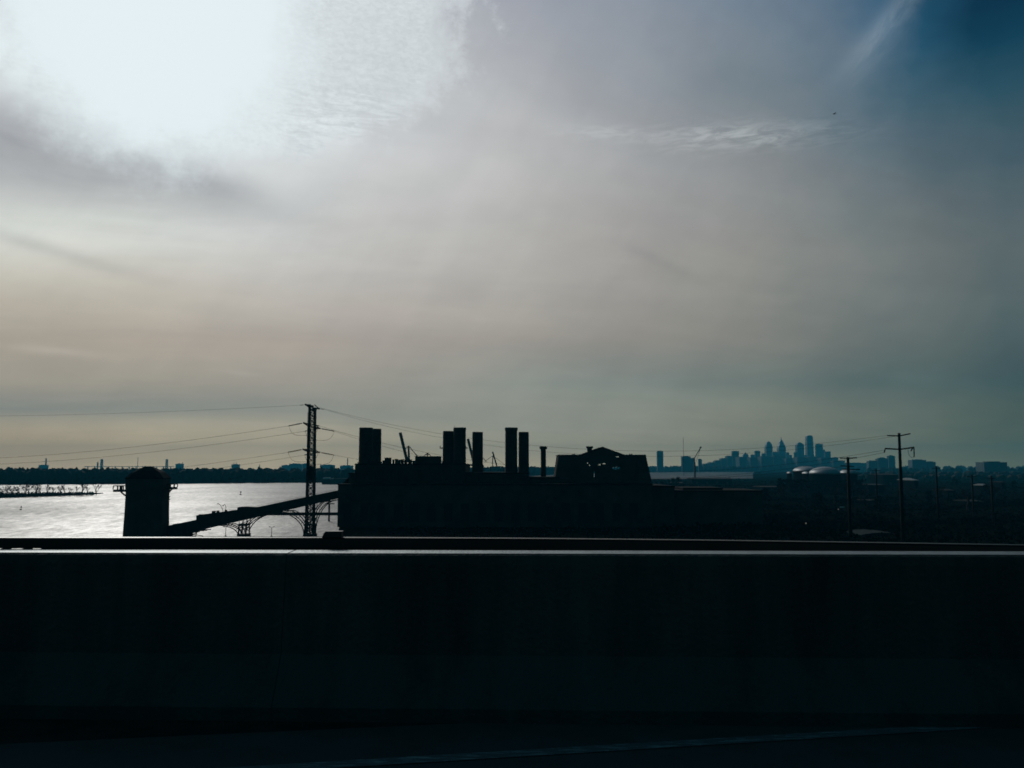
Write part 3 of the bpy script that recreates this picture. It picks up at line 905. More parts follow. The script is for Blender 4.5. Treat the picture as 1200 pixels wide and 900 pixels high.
for s, x_in, x_out, yt, yb in ((-1, 147.5, 135.2, 568.8, 576.4), (1, 197.4, 206.0, 566.8, 573.4)):
    b = MB(); xi, xo = P(x_in, 570, YT).x, P(x_out, 570, YT).x
    zt, zb = Z(yt, YT), Z(yb, YT); lo, hi = min(xi, xo), max(xi, xo)
    b.box(lo, hi, YT - 2.0, YT + 2.0, zb, zb + 0.95)
    b.bar((xi, YT, zb - 1.6), (xi + (xo - xi) * .45, YT, zb), 0.5)
    o = b.build('balcony', M['concrete_old'], ct)
    r = MB()
    for yy in (YT - 1.95, YT + 1.95):
        r.box(lo, hi, yy - .14, yy + .14, zt - .35, zt)
        for q in (0.0, 0.45, 0.98): r.box(xo + (xi - xo) * q - .17, xo + (xi - xo) * q + .17, yy - .12, yy + .12, zb + .95, zt - .352)
    r.box(xo - .15, xo + .15, YT - 1.8, YT + 1.8, zt - .34, zt - .01)
    r.build('railing', M['steel'], o)
    if s < 0:
        q = MB(); xm = xo + (xi - xo) * .55; q.box(xm - .45, xm + .45, YT - .5, YT + .5, zb + .95, zt - .3); q.build('winch', M['steel'], o)
for yy in (582.2, 585.2):
    b = MB(); z = Z(yy, YT); xi = P(197.2, 580, YT).x; b.box(xi, xi + .85, YT - .3, YT + .3, z - .12, z + .12); b.build('bracket', M['steel'], ct)

# ------------------------------------------------------------------ inclined conveyor bridge on arched trestles
YC = 366.0
cv = thing('conveyor_bridge', (P(290, 600, YC).x, YC, 0), 'inclined coal conveyor bridge on arched trestles between coal tower and power station', 'conveyor')
tp = lambda px: 616.0 - (px - 197) * 0.2075                # photo row of the gallery top
A = lambda px, py: (P(px, py, YC).x, P(px, py, YC).z)
b = MB()
b.prism([A(195, tp(195) + 18), A(240, tp(240) + 13), A(395.6, tp(395.6) + 9.4), A(395.6, tp(395.6)), A(195, tp(195))], YC - 2.4, YC + 2.4)
gal = b.build('gallery', M['steel'], cv)
b = MB(); b.prism([A(231.5, tp(231.5) - .03), A(231.5, tp(231.5) - 5.2), A(279, tp(279) - 1.8), A(283, tp(283) - .03)], YC - 1.6, YC + 1.6)
b.prism([A(279.3, tp(279.3) - .03), A(279.3, tp(279.3) - 4.2), A(282, tp(282) - 4.6), A(290, tp(290) - 3.2), A(302, tp(302) - .03)], YC - 1.4, YC + 1.4)
b.build('hood', M['steel'], gal)
b = MB()
for px, w, h in ((250.5, 3.4, 2.8), (255.4, 2.4, 2.4), (264.8, 2.0, 1.8), (235, 3, 1.2)):
    y0 = tp(px) - 4.4 + (px - 231.5) * 0.05; xa, za = A(px - w / 2, y0 + .8); xb, zb = A(px + w / 2, y0 - h); b.box(xa, xb, YC - .8, YC + .8, za, zb)
b.build('drive_motor', M['steel'], gal)
rb = MB()
for i in range(40):
    px = 300 + i * 2.4; x, z = A(px, tp(px)); rb.box(x - .03, x + .03, YC - 2.3, YC - 2.24, z, z + .5)
for hgt in (0.5,):
    (x0, z0), (x1, z1) = A(300, tp(300)), A(394, tp(394)); rb.bar((x0, YC - 2.27, z0 + hgt), (x1, YC - 2.27, z1 + hgt), 0.06)
rb.build('handrail', M['steel'], gal)
BASE = 0.9
under = lambda px: tp(px) + (13 - (px - 240) * 0.0231 if px > 240 else 18 - (px - 195) * .111)


def trestle(px, wl, wr, ytop, half=2.6):
    """pier with two curved knee braces per side, doubled, reaching the gallery underside"""
    b = MB(); xc, _ = A(px, 620)
    b.box(xc - half, xc + half, YC - 3.2, YC + 3.2, BASE - 2.0, BASE + .25)
    for dx in (-half * .8, half * .8):
        for yy in (YC - 2.4, YC + 2.4):
            b.bar((xc + dx, yy, BASE), (xc + dx * .9, yy, BASE + 4.0), 0.5)
    b.bar((xc - half, YC, BASE + 1.6), (xc + half, YC, BASE + 2.9), 0.32); b.bar((xc + half, YC, BASE + 1.6), (xc - half, YC, BASE + 2.9), 0.32)
    b.box(xc - half * .95, xc + half * .95, YC - 2.7, YC + 2.7, BASE + 3.6, BASE + 4.3)
    o = b.build('trestle', M['steel'], cv)
    for s, w in ((-1, wl), (1, wr)):
        if not w: continue
        for yy in (YC - 2.3, YC + 2.3):
            pr = []
            for off, sp_ in ((0.0, 1.0), (1.5, 0.82)):
                pts = []
                for q in range(11):
                    th = math.pi / 2 * q / 10
                    pxq = px + s * w * sp_ * (1 - math.cos(th))
                    zt = A(pxq, under(px + s * w * sp_))[1] - 0.1
                    xq = A(pxq, 600)[0] + s * (half * .85 - off)
                    pts.append(Vector((xq, yy, BASE + (zt - BASE) * math.sin(th) + off * .3 * (1 if q < 9 else 0))))
                pr.append(pts)
                bb = MB(); bb.tube(pts, 0.21, 6); bb.build('brace', M['steel'], o)
            ties = MB()
            for q in (3, 5, 6, 7, 8): ties.bar(pr[0][q], pr[1][min(10, q + 1)], 0.13)
            ties.build('tie', M['steel'], o)
    pst = MB()
    for dx in (-.72, 0.2, .95):
        x = xc + dx * half; pxx = 600 + (x / YC) * F
        zt = A(px, under(px + dx * 7))[1]
        for yy in (YC - 2.2, YC + 2.2): pst.bar((x, yy, BASE + 4.3), (x, yy, zt), 0.22)
    pst.bar((xc - half * .7, YC, BASE + 4.3), (xc + half * .9, YC, A(px, under(px))[1] - .3), 0.2)
    pst.build('post', M['steel'], o)
    return o


trestle(214, 11, 24, 0, 3.2)
trestle(286, 24, 38, 0, 1.9)
trestle(363.5, 34, 26, 0, 2.2)
b = MB()
for px in (206, 210, 220.5, 225, 230):
    x, z = A(px, under(px)); b.bar((x, YC, BASE), (x, YC, z), 0.45)
for p0, p1 in ((204, 222), (222, 238), (212, 230)):
    (xa, za), (xb, zb) = A(p0, 628), A(p1, under(p1)); b.bar((xa, YC, za), (xb, YC, zb), 0.3)
    (xa, za), (xb, zb) = A(p1, 628), A(p0, under(p0)); b.bar((xa, YC, za), (xb, YC, zb), 0.3)
b.build('trestle', M['steel'], cv)
# curved gooseneck lamps on the conveyor
for i, (px, tip, yt) in enumerate(((261.5, 255.8, 590.2), (264.3, 264.0, 591.2))):
    x0, z0 = A(px, tp(px) - 3); x1, z1 = A(tip, yt)
    r = thing('gooseneck_lamp', (x0, YC, z0), ('curved lamp post leaning left on the coal conveyor', 'hooked upright lamp post beside the leaning one on the conveyor')[i], 'lamp', 'lamp posts on the conveyor')
    b = MB()
    if i == 0: pts = [(x0, YC, z0), (x0 - .5, YC, z0 + (z1 - z0) * .45), (x0 - 1.1, YC, z0 + (z1 - z0) * .8), (x1, YC, z1)]
    else: pts = [(x0, YC, z0), (x0 + .1, YC, z0 + (z1 - z0) * .6), (x0 - .15, YC, z1 - .2), (x0 - .6, YC, z1), (x0 - .95, YC, z1 - .5)]
    b.tube(pts, 0.11, 6); b.build('pole', M['steel'], r)
    b = MB(); e = Vector(pts[-1]); b.box(e.x - .4, e.x + .1, YC - .2, YC + .2, e.z - .18, e.z + .08); b.build('lamp_head', M['steel'], r)

# quay at the waterline below the conveyor, with double-armed lamps
YQ = 358.0
b = MB(); xa, xb = P(200, 629, YQ).x, P(396, 629, YQ).x; zq = Z(629.0, YQ)
b.box(xa, xb, YQ - 3, YQ + 2, zq - .5, zq)
q = thing('timber_quay', ((xa + xb) / 2, YQ, 0), 'low dark quay deck at the waterline below the coal conveyor', 'quay')
b.build('deck', M['wood'], q)
for i in range(9):
    x = xa + 2 + (xb - xa - 4) * i / 8
    b = MB(); b.tube([(x, YQ - 2.4, -1), (x, YQ - 2.4, zq - .5)], 0.25, 8); b.build('pile', M['wood'], q)
for i, px in enumerate((264.5, 318.3)):
    x = P(px, 625, YQ).x; zt = Z(617.2, YQ)
    r = thing('street_lamp', (x, YQ, zq), ('slim double-armed lamp post on the quay under the left conveyor arch', 'slim double-armed lamp post on the quay under the right conveyor arch')[i], 'street lamp', 'lamp posts on the quay')
    b = MB(); b.tube([(x, YQ, zq), (x, YQ, zt - .6)], [.14, .09], 6); b.box(x - .35, x + .35, YQ - .35, YQ + .35, zq, zq + .4); b.build('pole', M['galv'], r)
    for s in (-1, 1):
        b = MB(); b.tube([(x, YQ, zt - .6), (x + s * .55, YQ, zt - .15), (x + s * .8, YQ, zt)], .07, 5); b.build('arm', M['galv'], r)
        b = MB(); b.box(x + s * .95 - .3, x + s * .95 + .3, YQ - .12, YQ + .12, zt - .08, zt + .1); b.build('lamp_head', M['galv'], r)
b = MB()
b.box(P(391, 620, 372).x, P(401, 620, 372).x, 370, 377.6, 0.5, Z(606, 372)); 
r = thing('bare_shrub', (P(393.5, 625, 374).x, 372, 0), None, None)
bpy.data.objects.remove(r)
# long low pier further out behind the conveyor
YP = 530.0
pr = thing('river_pier', (P(340, 605, YP).x, YP, 0), 'long dark flat-topped pier behind the right half of the conveyor', 'pier')
b = MB(); xa, xb = P(303, 605, YP).x, P(398, 605, YP).x
b.box(xa, xb, YP, YP + 8, Z(607.6, YP), Z(601.2, YP)); b.build('deck', M['wood'], pr)
b = MB(); b.box(xa, xb, YP + .2, YP + .5, Z(601.2, YP), Z(600.5, YP)); b.build('kerb', M['wood'], pr)
for i in range(14):
    x = xa + 1 + (xb - xa - 2) * i / 13
    b = MB(); b.tube([(x, YP - .28, -1.5), (x, YP - .28, Z(601.8, YP))], .3, 7); b.build('pile', M['wood'], pr)
# mooring dolphin standing right of the pylon
YD = 470.0
for px, y0, y1 in ((385.8, 590.5, 594.5),):
    r = thing('mooring_dolphin', (P(px, 594, YD).x, YD, 0), 'small dark mooring post in the water right of the lattice pylon', 'mooring post')
    x = P(px, 594, YD).x; b = MB(); b.tube([(x, YD, -1), (x, YD, Z(y0, YD))], .5, 8); b.build('pile', M['wood'], r)
    b = MB(); b.box(x - 1.6, x + 2.6, YD - .6, YD + .6, Z(y0 + .4, YD), Z(y0 - .7, YD)); b.build('cap_beam', M['wood'], r)

# ------------------------------------------------------------------ lattice pylon
YL = 368.0
top = P(366.2, 475.0, YL)
xc = top.x
py_ = thing('lattice_pylon', (xc, YL, 0), 'tall slim lattice pylon rising over the conveyor at the river edge', 'pylon')
zt = top.z
hw = lambda z: 1.15 + (zt - z) / zt * 0.45
for sx in (-1, 1):
    for sy in (-1, 1):
        b = MB(); b.bar((xc + sx * hw(0), YL + sy * hw(0), 0), (xc + sx * hw(zt), YL + sy * hw(zt), zt - (0 if sx < 0 else 1.0)), 0.5); b.build('leg', M['steel'], py_)
b = MB(); z = 0.0
while z < zt - 1.2:
    z2 = min(zt - 1.0, z + 2.3)
    for k in range(4):
        c = [(-1, -1), (1, -1), (1, 1), (-1, 1)]
        (ax, ay), (bx, by) = c[k], c[(k + 1) % 4]
        p0 = Vector((xc + ax * hw(z), YL + ay * hw(z), z)); p1 = Vector((xc + bx * hw(z2), YL + by * hw(z2), z2))
        p2 = Vector((xc + bx * hw(z), YL + by * hw(z), z)); p3 = Vector((xc + ax * hw(z2), YL + ay * hw(z2), z2))
        b.bar(p0, p1, 0.26); b.bar(p2, p3, 0.26); b.bar(p0, p2, 0.26)
    z = z2
b.build('bracing', M['steel'], py_)
b = MB(); b.box(xc - 1.5, xc + .15, YL - 1.6, YL + 1.6, zt - .9, zt); b.box(xc + .155, xc + 1.5, YL - 1.6, YL + 1.6, zt - 2.1, zt - 1.0)
b.build('head', M['steel'], py_)
b = MB(); zz = Z(548, YL); b.box(xc - .85, xc + .85, YL - .8, YL + .8, Z(563, YL), Z(546.5, YL)); b.build('ladder_cage', M['steel'], py_)
b = MB(); b.tube([(xc - 1.6, YL - 1.35, 4), (xc - 1.6, YL - 1.35, zt - 3)], 0.07, 4)
for i in range(26): b.box(xc - 1.62, xc - 1.2, YL - 1.39, YL - 1.31, 5 + i * 1.75, 5.1 + i * 1.75)
b.build('ladder', M['steel'], py_)
ENDS = []       # string ends for the cables: (level, side, point)
arms = [('top', 476.6, 6.0), ('mid', 499.0, 8.0), ('low', 528.4, 8.0)]
for lv, yy, reach in arms:
    z = Z(yy, YL)
    for s in (-1, 1):
        e = Vector((xc - s * 1.45, YL - s * reach, z + s * {'top': .45, 'mid': .75, 'low': .45}[lv]))
        b = MB(); b.bar((xc - s * .6, YL - s * 1.0, z - .5), e, 0.42, 0.55); b.bar((xc - s * .6, YL - s * 1.0, z + .9), e, 0.25); b.box(e.x - .32, e.x + .32, e.y - .45, e.y + .45, e.z - .3, e.z + .3)
        arm = b.build('crossarm', M['steel'], py_)
        for dirn in (-1, 1):
            if lv == 'top':
                q = e + Vector((dirn * 2.2, 0, -.25))
            else:
                q = e + Vector((dirn * 6.2, 0, -1.15))
            i_ = MB(); st = e + Vector((dirn * .8, 0, -.1))
            n = 12; prof = []
            pts, rr = [], []
            for kk in range(2 * n + 1):
                pts.append(st.lerp(q, kk / (2 * n))); rr.append(0.26 if kk % 2 else 0.15)
            if lv == 'top': rr = [r_ * .6 for r_ in rr]
            i_.tube(pts, rr, 6); i_.build('insulator', M['insul'], arm)
            ENDS.append((lv, s, dirn, q))
        if lv != 'top':
            l_, r_ = e + Vector((-6.2, 0, -1.15)), e + Vector((6.2, 0, -1.15))
            pts = []
            for kk in range(17):
                t = kk / 16; p = l_.lerp(r_, t); p = p + Vector((0, -.8 * s * math.sin(math.pi * t), -3.9 * (1 - (2 * t - 1) ** 4) ** .8)); pts.append(p)
            j = MB(); j.tube(pts, 0.06, 5); j.build('jumper', M['cable'], arm)

# ------------------------------------------------------------------ poles at the right
YR = 300.0
pole_x = P(1055.2, 548, YR).x


def monopole(px, yt, Y, arms, label, group=None, r0=.74, r1=.42, zb=3.0):
    x = P(px, 548, Y).x; ztp = Z(yt, Y)
    r = thing('power_pole', (x, Y, zb), label, 'utility pole', group)
    b = MB(); b.tube([(x, Y, zb), (x, Y, zb + (ztp - zb) * .5), (x, Y, ztp)], [r0, (r0 + r1) / 2, r1], 12); b.build('pole', M['wood'], r, smooth=True)
    for (xl, yl_, yc, xr, yr_, w) in arms:
        b = MB(); c = Vector((x, Y - .2, Z(yc, Y)))
        le, re = P(xl, yl_, Y - .6), P(xr, yr_, Y + .8)
        b.bar(le, c, w, w); b.bar(c, re, w, w); b.build('crossarm', M['wood'], r)
    return r, x


bp, bx = monopole(1055.2, 508.2, YR, [(1040, 510.4, 510.9, 1066.5, 508.2, .38), (1037.3, 525.6, 526.6, 1071.2, 524.2, .45)],
                  'tallest power pole with two long crossarms standing against the right sky')
cap = MB(); cap.lathe((bx, YR, 0), [(.55, Z(508.4, YR)), (.62, Z(508.2, YR)), (.3, Z(507.4, YR)), (.05, Z(507.2, YR))], 10); cap.build('cap', M['steel'], bp)
for pts, nm in (([(1037.6, 525.8), (1036.8, 528.0), (1036.2, 530.4)], 'insulator'), ([(1069.3, 525.2), (1068.3, 527), (1067.2, 528.6)], 'insulator'),
                ([(1071.0, 524.6), (1071.2, 530), (1071.3, 535.5)], 'insulator')):
    b = MB(); b.tube([P(x_, y_, YR) for x_, y_ in pts], 0.22, 6); b.build(nm, M['insul'], bp)
b = MB(); b.tube([P(x_, y_, YR) for x_, y_ in ((1064.2, 527), (1064.4, 531), (1066, 534.5), (1069, 536.6), (1071.3, 535.5))], 0.07, 5); b.build('jumper', M['cable'], bp)
monopole(994.0, 535.6, 330, [(984.3, 536.8, 536.9, 1003.8, 536.4, .4), (985, 546.0, 546.3, 1000.5, 546.6, .35), (987.5, 549.9, 550, 1007.5, 550.2, .4)],
         'shorter dark power pole with three crossarms in front of the white domed roofs', r0=.7, r1=.5)
for i, (px, yt, Y) in enumerate(((1026.5, 549, 520), (1097, 546, 420), (1138.5, 556, 430), (1161, 558, 400))):
    monopole(px, yt, Y, [(px - 5, yt + 2.6, yt + 2.6, px + 5, yt + 2.4, .3)],
             ('slim pole without wires between the two big power poles', 'dark pole right of the tallest power pole, nearly reaching the horizon', 'short faint pole second from the right', 'short faint pole at the far right of the pole row')[i], 'lesser poles on the dark plain', r0=.5, r1=.38)

# ------------------------------------------------------------------ cables
def cable(a, c, sag, label, r=0.07, n=40):
    a, c = Vector(a), Vector(c); m = MB(); pts = []
    for i in range(n + 1):
        t = i / n; p = a.lerp(c, t); p.z -= sag * 4 * t * (1 - t); pts.append(p)
    o = m.tube(pts, r * 0.82, 4).build('power_cable', M['cable'], fix=False)
    return tag(o, label, 'cable', 'cables strung from the lattice pylon')


E = {(l, s, d): q for l, s, d, q in ENDS}
Yf = 560.0
cable(E[('top', 1, -1)], P(-130, 487.5, 470), 1.6, 'highest wire leaving the pylon to the left, single and nearly level', .045)
cable(E[('mid', 1, -1)], P(-260, 531.0, Yf), 8.5, 'upper wire of the sagging pair left of the pylon', .065)
cable(E[('mid', -1, -1)], P(-260, 537.0, Yf), 9.0, 'lower wire of the sagging pair left of the pylon', .065)
cable(E[('low', 1, -1)], P(-260, 573, Yf), 6.5, 'upper of the two lowest wires left of the pylon', .055)
cable(E[('low', -1, -1)], P(-260, 578, Yf), 7.5, 'lower of the two lowest wires left of the pylon', .055)
cable(E[('top', 1, 1)], P(1040, 510.2, YR), 11.0, 'upper of the two highest wires from pylon to tallest pole', .045, 60)
cable(E[('top', -1, 1)], P(1066, 508.4, YR), 13.0, 'lower of the two highest wires from pylon to tallest pole', .045, 60)
cable(E[('mid', 1, 1)], P(1036, 527.5, YR), 12.5, 'upper of the paired middle wires passing the chimneys', .055, 60)
cable(E[('mid', -1, 1)], P(1036, 530.3, YR), 14.0, 'lower of the paired middle wires passing the chimneys', .055, 60)
cable(E[('low', -1, 1)], P(985, 547, 330), 7.5, 'low wire running right from the pylon behind the leftmost chimney', .055, 60)

# ------------------------------------------------------------------ quay cranes downstream
def quay_crane(Y, base, tip, foot, mast, mastfoot, stay, forestay, label, w=1.0):
    """raised-boom container crane, points given as photo pixels at distance Y"""
    p = lambda q, dy=0: P(q[0], q[1], Y + dy)
    b0 = p(foot)
    r = thing('quay_crane', (b0.x, Y, 3), label, 'crane', 'quay cranes with raised booms')
    b = MB()
    for dx in (-9, 9):
        for dy in (-8, 8): b.bar((b0.x + dx, Y + dy, 3), (b0.x + dx, Y + dy, b0.z), 1.6 * w)
    for dy in (-8, 8):
        b.bar((b0.x - 9, Y + dy, b0.z), (b0.x + 9, Y + dy, b0.z), 1.8 * w); b.bar((b0.x - 9, Y + dy, 16), (b0.x + 9, Y + dy, 16), 1.4 * w)
        b.bar((b0.x - 9, Y + dy, 16), (b0.x + 9, Y + dy, b0.z), 0.9 * w)
    b.build('portal', M['steel'], r)
    b = MB(); t = p(tip)
    for dy in (-1.6, 1.6): b.bar(b0 + Vector((0, dy, 0)), t + Vector((0, dy, 0)), 2.6 * w, 1.2 * w)
    for i in range(1, 10):
        q = b0.lerp(t, i / 10); b.bar(q + Vector((0, -1.6, 0)), q + Vector((0, 1.6, 0)), .8 * w)
    b.build('boom', M['steel'], r)
    b = MB()
    mf, mt = p(mastfoot), p(mast)
    b.bar(mf + Vector((0, -3, 0)), mt, 1.5 * w); b.bar(mf + Vector((0, 3, 0)), mt, 1.5 * w)
    b.build('mast', M['steel'], r)
    b = MB(); b.bar(mt, p(stay), .7 * w); b.bar(mt, b0.lerp(t, 0.42), 0.7 * w)
    if forestay: b.bar(mt, p(forestay), 0.6 * w)
    b.build('stay', M['steel'], r)
    return r


quay_crane(900, None, (469.0, 507), (477.2, 541), (478.8, 522.5), (479.3, 541), (489.5, 535.0), None, 'dark quay crane with raised boom between the leftmost and middle chimneys')
quay_crane(950, None, (548.4, 514.5), (556, 545), (559, 529), (559.5, 545), (570, 541), None, 'raised crane boom leaning against the single chimney right of the middle pair')
quay_crane(1250, None, (577.3, 529.5), (582.5, 547), (577.5, 534), (577.3, 547), (568, 541), (592, 545), 'smaller distant crane framed between the single chimney and the right pair', 0.75)
b0 = P(814.0, 541, 1500)
r = thing('crawler_crane', (b0.x, 1500, 3), 'thin luffing crane with hooked tip beside the low dark block', 'crane')
b = MB(); t = P(820.9, 524.6, 1500); k0 = P(813.2, 538, 1500)
b.bar(k0, t, 1.1); b.bar(P(816, 541, 1500), t, .5)
b.build('boom', M['steel'], r)
b = MB(); b.bar(t + Vector((-1.2, 0, -1)), t + Vector((1.4, 0, 1.4)), 2.2); b.build('boom_tip', M['steel'], r)
b = MB(); b.box(b0.x - 1.2, b0.x + 1.2, 1498, 1502, 3, b0.z - 2); b.bar((b0.x, 1500, b0.z - 2), k0, 1.6); b.build('tower_base', M['steel'], r)

# ------------------------------------------------------------------ skyline
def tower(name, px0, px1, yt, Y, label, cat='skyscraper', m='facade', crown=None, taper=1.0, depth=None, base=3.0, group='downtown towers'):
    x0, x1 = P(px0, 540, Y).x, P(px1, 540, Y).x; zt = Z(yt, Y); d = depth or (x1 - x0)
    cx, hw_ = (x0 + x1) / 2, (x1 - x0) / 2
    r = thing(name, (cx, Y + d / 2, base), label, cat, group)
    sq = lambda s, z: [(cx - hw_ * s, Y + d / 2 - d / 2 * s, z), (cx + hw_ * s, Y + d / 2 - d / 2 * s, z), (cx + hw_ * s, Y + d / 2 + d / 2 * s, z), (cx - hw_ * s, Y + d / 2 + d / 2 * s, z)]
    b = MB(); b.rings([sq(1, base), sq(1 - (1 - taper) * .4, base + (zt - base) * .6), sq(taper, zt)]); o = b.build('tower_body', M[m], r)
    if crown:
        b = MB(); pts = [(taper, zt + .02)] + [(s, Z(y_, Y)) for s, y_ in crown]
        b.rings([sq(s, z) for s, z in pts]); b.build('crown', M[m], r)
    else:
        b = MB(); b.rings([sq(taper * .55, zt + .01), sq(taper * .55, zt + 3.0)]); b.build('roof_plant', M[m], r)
    return r


YD_ = 8700
tower('skyscraper', 946.2, 954.4, 513, YD_, 'tallest skyscraper in the skyline, a plain slab with softly tapered top', m='facade_dark', crown=[(.78, 511), (.70, 510.2)], taper=.84)
r = tower('skyscraper', 913.2, 921.4, 524.5, YD_ + 150, 'pointed skyscraper with the highest spire, second tall peak of the skyline', m='facade_dark', crown=[(.80, 522), (.62, 520), (.46, 517.8), (.26, 516.0), (.10, 515), (.07, 512.2)])
r = tower('skyscraper', 898.3, 905.8, 523.5, YD_ + 80, 'skyscraper with blunt stepped point left of the spired one', m='facade_dark', crown=[(.84, 521), (.66, 519.2), (.38, 518), (.14, 517)])
tower('skyscraper', 934.8, 942.8, 521.8, YD_ - 100, 'skyscraper with low pyramid top left of the tallest tower', m='facade', crown=[(.86, 520.6), (.5, 519), (.12, 518.2)])
tower('skyscraper', 958.0, 964.9, 521.2, YD_ - 50, 'flat topped skyscraper just right of the tallest tower', m='facade', crown=[(.84, 520.2)])
bl = [
    ('office_tower', 858.7, 866.3, 528.7, 7600, 'broad flat office tower at the left end of downtown', 'facade_brick'),
    ('office_tower', 871.4, 877.4, 533.2, 8200, 'small stepped tower with a thin peak right of the broad left one', 'facade'),
    ('office_tower', 880.2, 884.4, 533.0, 8300, 'short narrow block left of the squat square tower', 'facade'),
    ('office_tower', 885.4, 891.2, 528.4, 8100, 'squat square tower midway between broad left tower and skyscrapers', 'facade_brick'),
    ('office_tower', 893.2, 897.6, 531.6, 8300, 'low tower against the left foot of the blunt pointed skyscraper', 'facade'),
    ('office_tower', 905.9, 913.0, 529.8, 8400, 'flat block filling the gap between the two pointed skyscrapers', 'facade_brick'),
    ('office_tower', 921.6, 925.2, 530.2, 8400, 'narrow block at the right foot of the spired skyscraper', 'facade'),
    ('office_tower', 925.4, 928.3, 533.4, 8300, 'lower step right of the spired skyscraper, before the gap', 'facade_brick'),
    ('office_tower', 931.0, 934.6, 530.2, 8300, 'narrow block at the left foot of the pyramid topped skyscraper', 'facade'),
    ('office_tower', 943.1, 946.0, 533.4, 8500, 'low block between pyramid topped and tallest skyscrapers', 'facade'),
    ('office_tower', 965.1, 967.2, 527.2, 8600, 'narrow shoulder tower against the flat topped skyscraper', 'facade'),
    ('office_tower', 967.4, 973.8, 529.2, 8200, 'blocky tower at the right end of downtown', 'facade_brick'),
    ('office_tower', 976.2, 982.5, 536.0, 7800, 'low block right of downtown beside the shorter power pole', 'facade'),
    ('apartment_tower', 770.3, 777.4, 529.4, 5600, 'lone rounded tower far left of the skyline', 'facade'),
    ('apartment_tower', 1041.6, 1049.2, 534.2, 5600, 'tall narrow block just left of the tallest power pole', 'facade_brick'),
    ('apartment_tower', 1018.0, 1028.5, 540.2, 5200, 'wide low block with stepped roof right of the shorter power pole', 'facade'),
    ('apartment_tower', 1029.0, 1040.8, 538.0, 5300, 'stepped block left of the tall narrow one', 'facade_brick'),
    ('apartment_tower', 1069.0, 1085.4, 539.0, 4800, 'long low slab right of the tallest power pole', 'facade'),
    ('apartment_tower', 1086.6, 1096.4, 541.2, 4800, 'lower slab beside the long one right of the tallest pole', 'facade_brick'),
    ('apartment_tower', 1153.0, 1180.0, 541.6, 3300, 'broad dark block on the horizon at the far right', 'facade_dark'),
    ('apartment_tower', 799.4, 809.6, 534.8, 5400, 'dark low block left of the thin luffing crane', 'facade_dark'),
    ('apartment_tower', 809.9, 814.6, 537.0, 5400, 'lower step attached beside the dark low block near the crane', 'facade_dark'),
    ('apartment_tower', 818.5, 822.6, 538.2, 5400, 'tiny block right of the luffing crane', 'facade_dark'),
]
for nm, a, c, yt, Y, lab, m in bl:
    cr = [(.7, yt - 1.0), (.28, yt - 1.8), (.2, yt - 3.0)] if 'thin peak' in lab else ([(.8, yt - .6), (.5, yt - 1.3)] if 'rounded' in lab else ([(.35, yt - 2.0)] if 'stepped block' in lab else None))
    tower(nm, a, c, yt, Y, lab, 'high-rise', m, crown=cr, depth=(P(c, 540, Y).x - P(a, 540, Y).x) * .7, group='lesser towers of the skyline')
steps = [(824, 831, 543.6), (831.3, 838, 542), (838.3, 845, 539.8), (845.3, 852, 537.2), (852.3, 858.4, 534.4)]
for i, (a, c, yt) in enumerate(steps):
    tower('rowhouse_block', a, c, yt, 7000 + i * 90, 'low city block on the rising left edge of the skyline, %s from the left' % ORD[i], 'building', 'facade_brick', depth=80, group='low blocks stepping up to downtown')
low = [(866.6, 879, 535.6), (879.3, 892, 536.4), (892.3, 906, 535.0), (906.3, 921, 534.6), (921.3, 934, 537.4), (934.3, 948, 536.0), (948.3, 962, 535.2), (962.3, 976, 536.4), (976.4, 990, 540), (990.4, 1016, 542.5)]
for i, (a, c, yt) in enumerate(low):
    tower('city_block', a, c, yt, 6900 - (i % 3) * 120, 'wide low block at the foot of downtown, %s from the left' % ORD[i], 'building', 'facade_brick', depth=120, group='low blocks at the foot of downtown')

# works and towers on the far shore
def far_stack(px, yt, Y, w, label, cat='smokestack', name='smokestack', lattice=False):
    Y = Y * 1.8 if Y > 3000 else Y
    x = P(px, 540, Y).x; zt = Z(yt, Y); rr = w / 2 * Y / F
    r = thing(name, (x, Y, 3), label, cat, None)
    b = MB()
    if lattice:
        for sx in (-1, 1):
            for sy in (-1, 1): b.bar((x + sx * rr, Y + sy * rr, 3), (x + sx * rr * .6, Y + sy * rr * .6, zt), rr * .45)
        n = 7
        for i in range(n):
            za, zb = 3 + (zt - 3) * i / n, 3 + (zt - 3) * (i + 1) / n
            b.bar((x - rr, Y - rr, za), (x + rr * .8, Y - rr, zb), rr * .3); b.bar((x + rr, Y - rr, za), (x - rr * .8, Y - rr, zb), rr * .3)
    else:
        b.lathe((x, Y, 0), [(rr * 1.15, 3), (rr, zt * .6), (rr * .8, zt)], 12)
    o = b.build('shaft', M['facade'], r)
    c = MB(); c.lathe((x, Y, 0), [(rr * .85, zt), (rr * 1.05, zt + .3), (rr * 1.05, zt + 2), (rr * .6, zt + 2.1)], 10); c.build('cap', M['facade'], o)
    return r


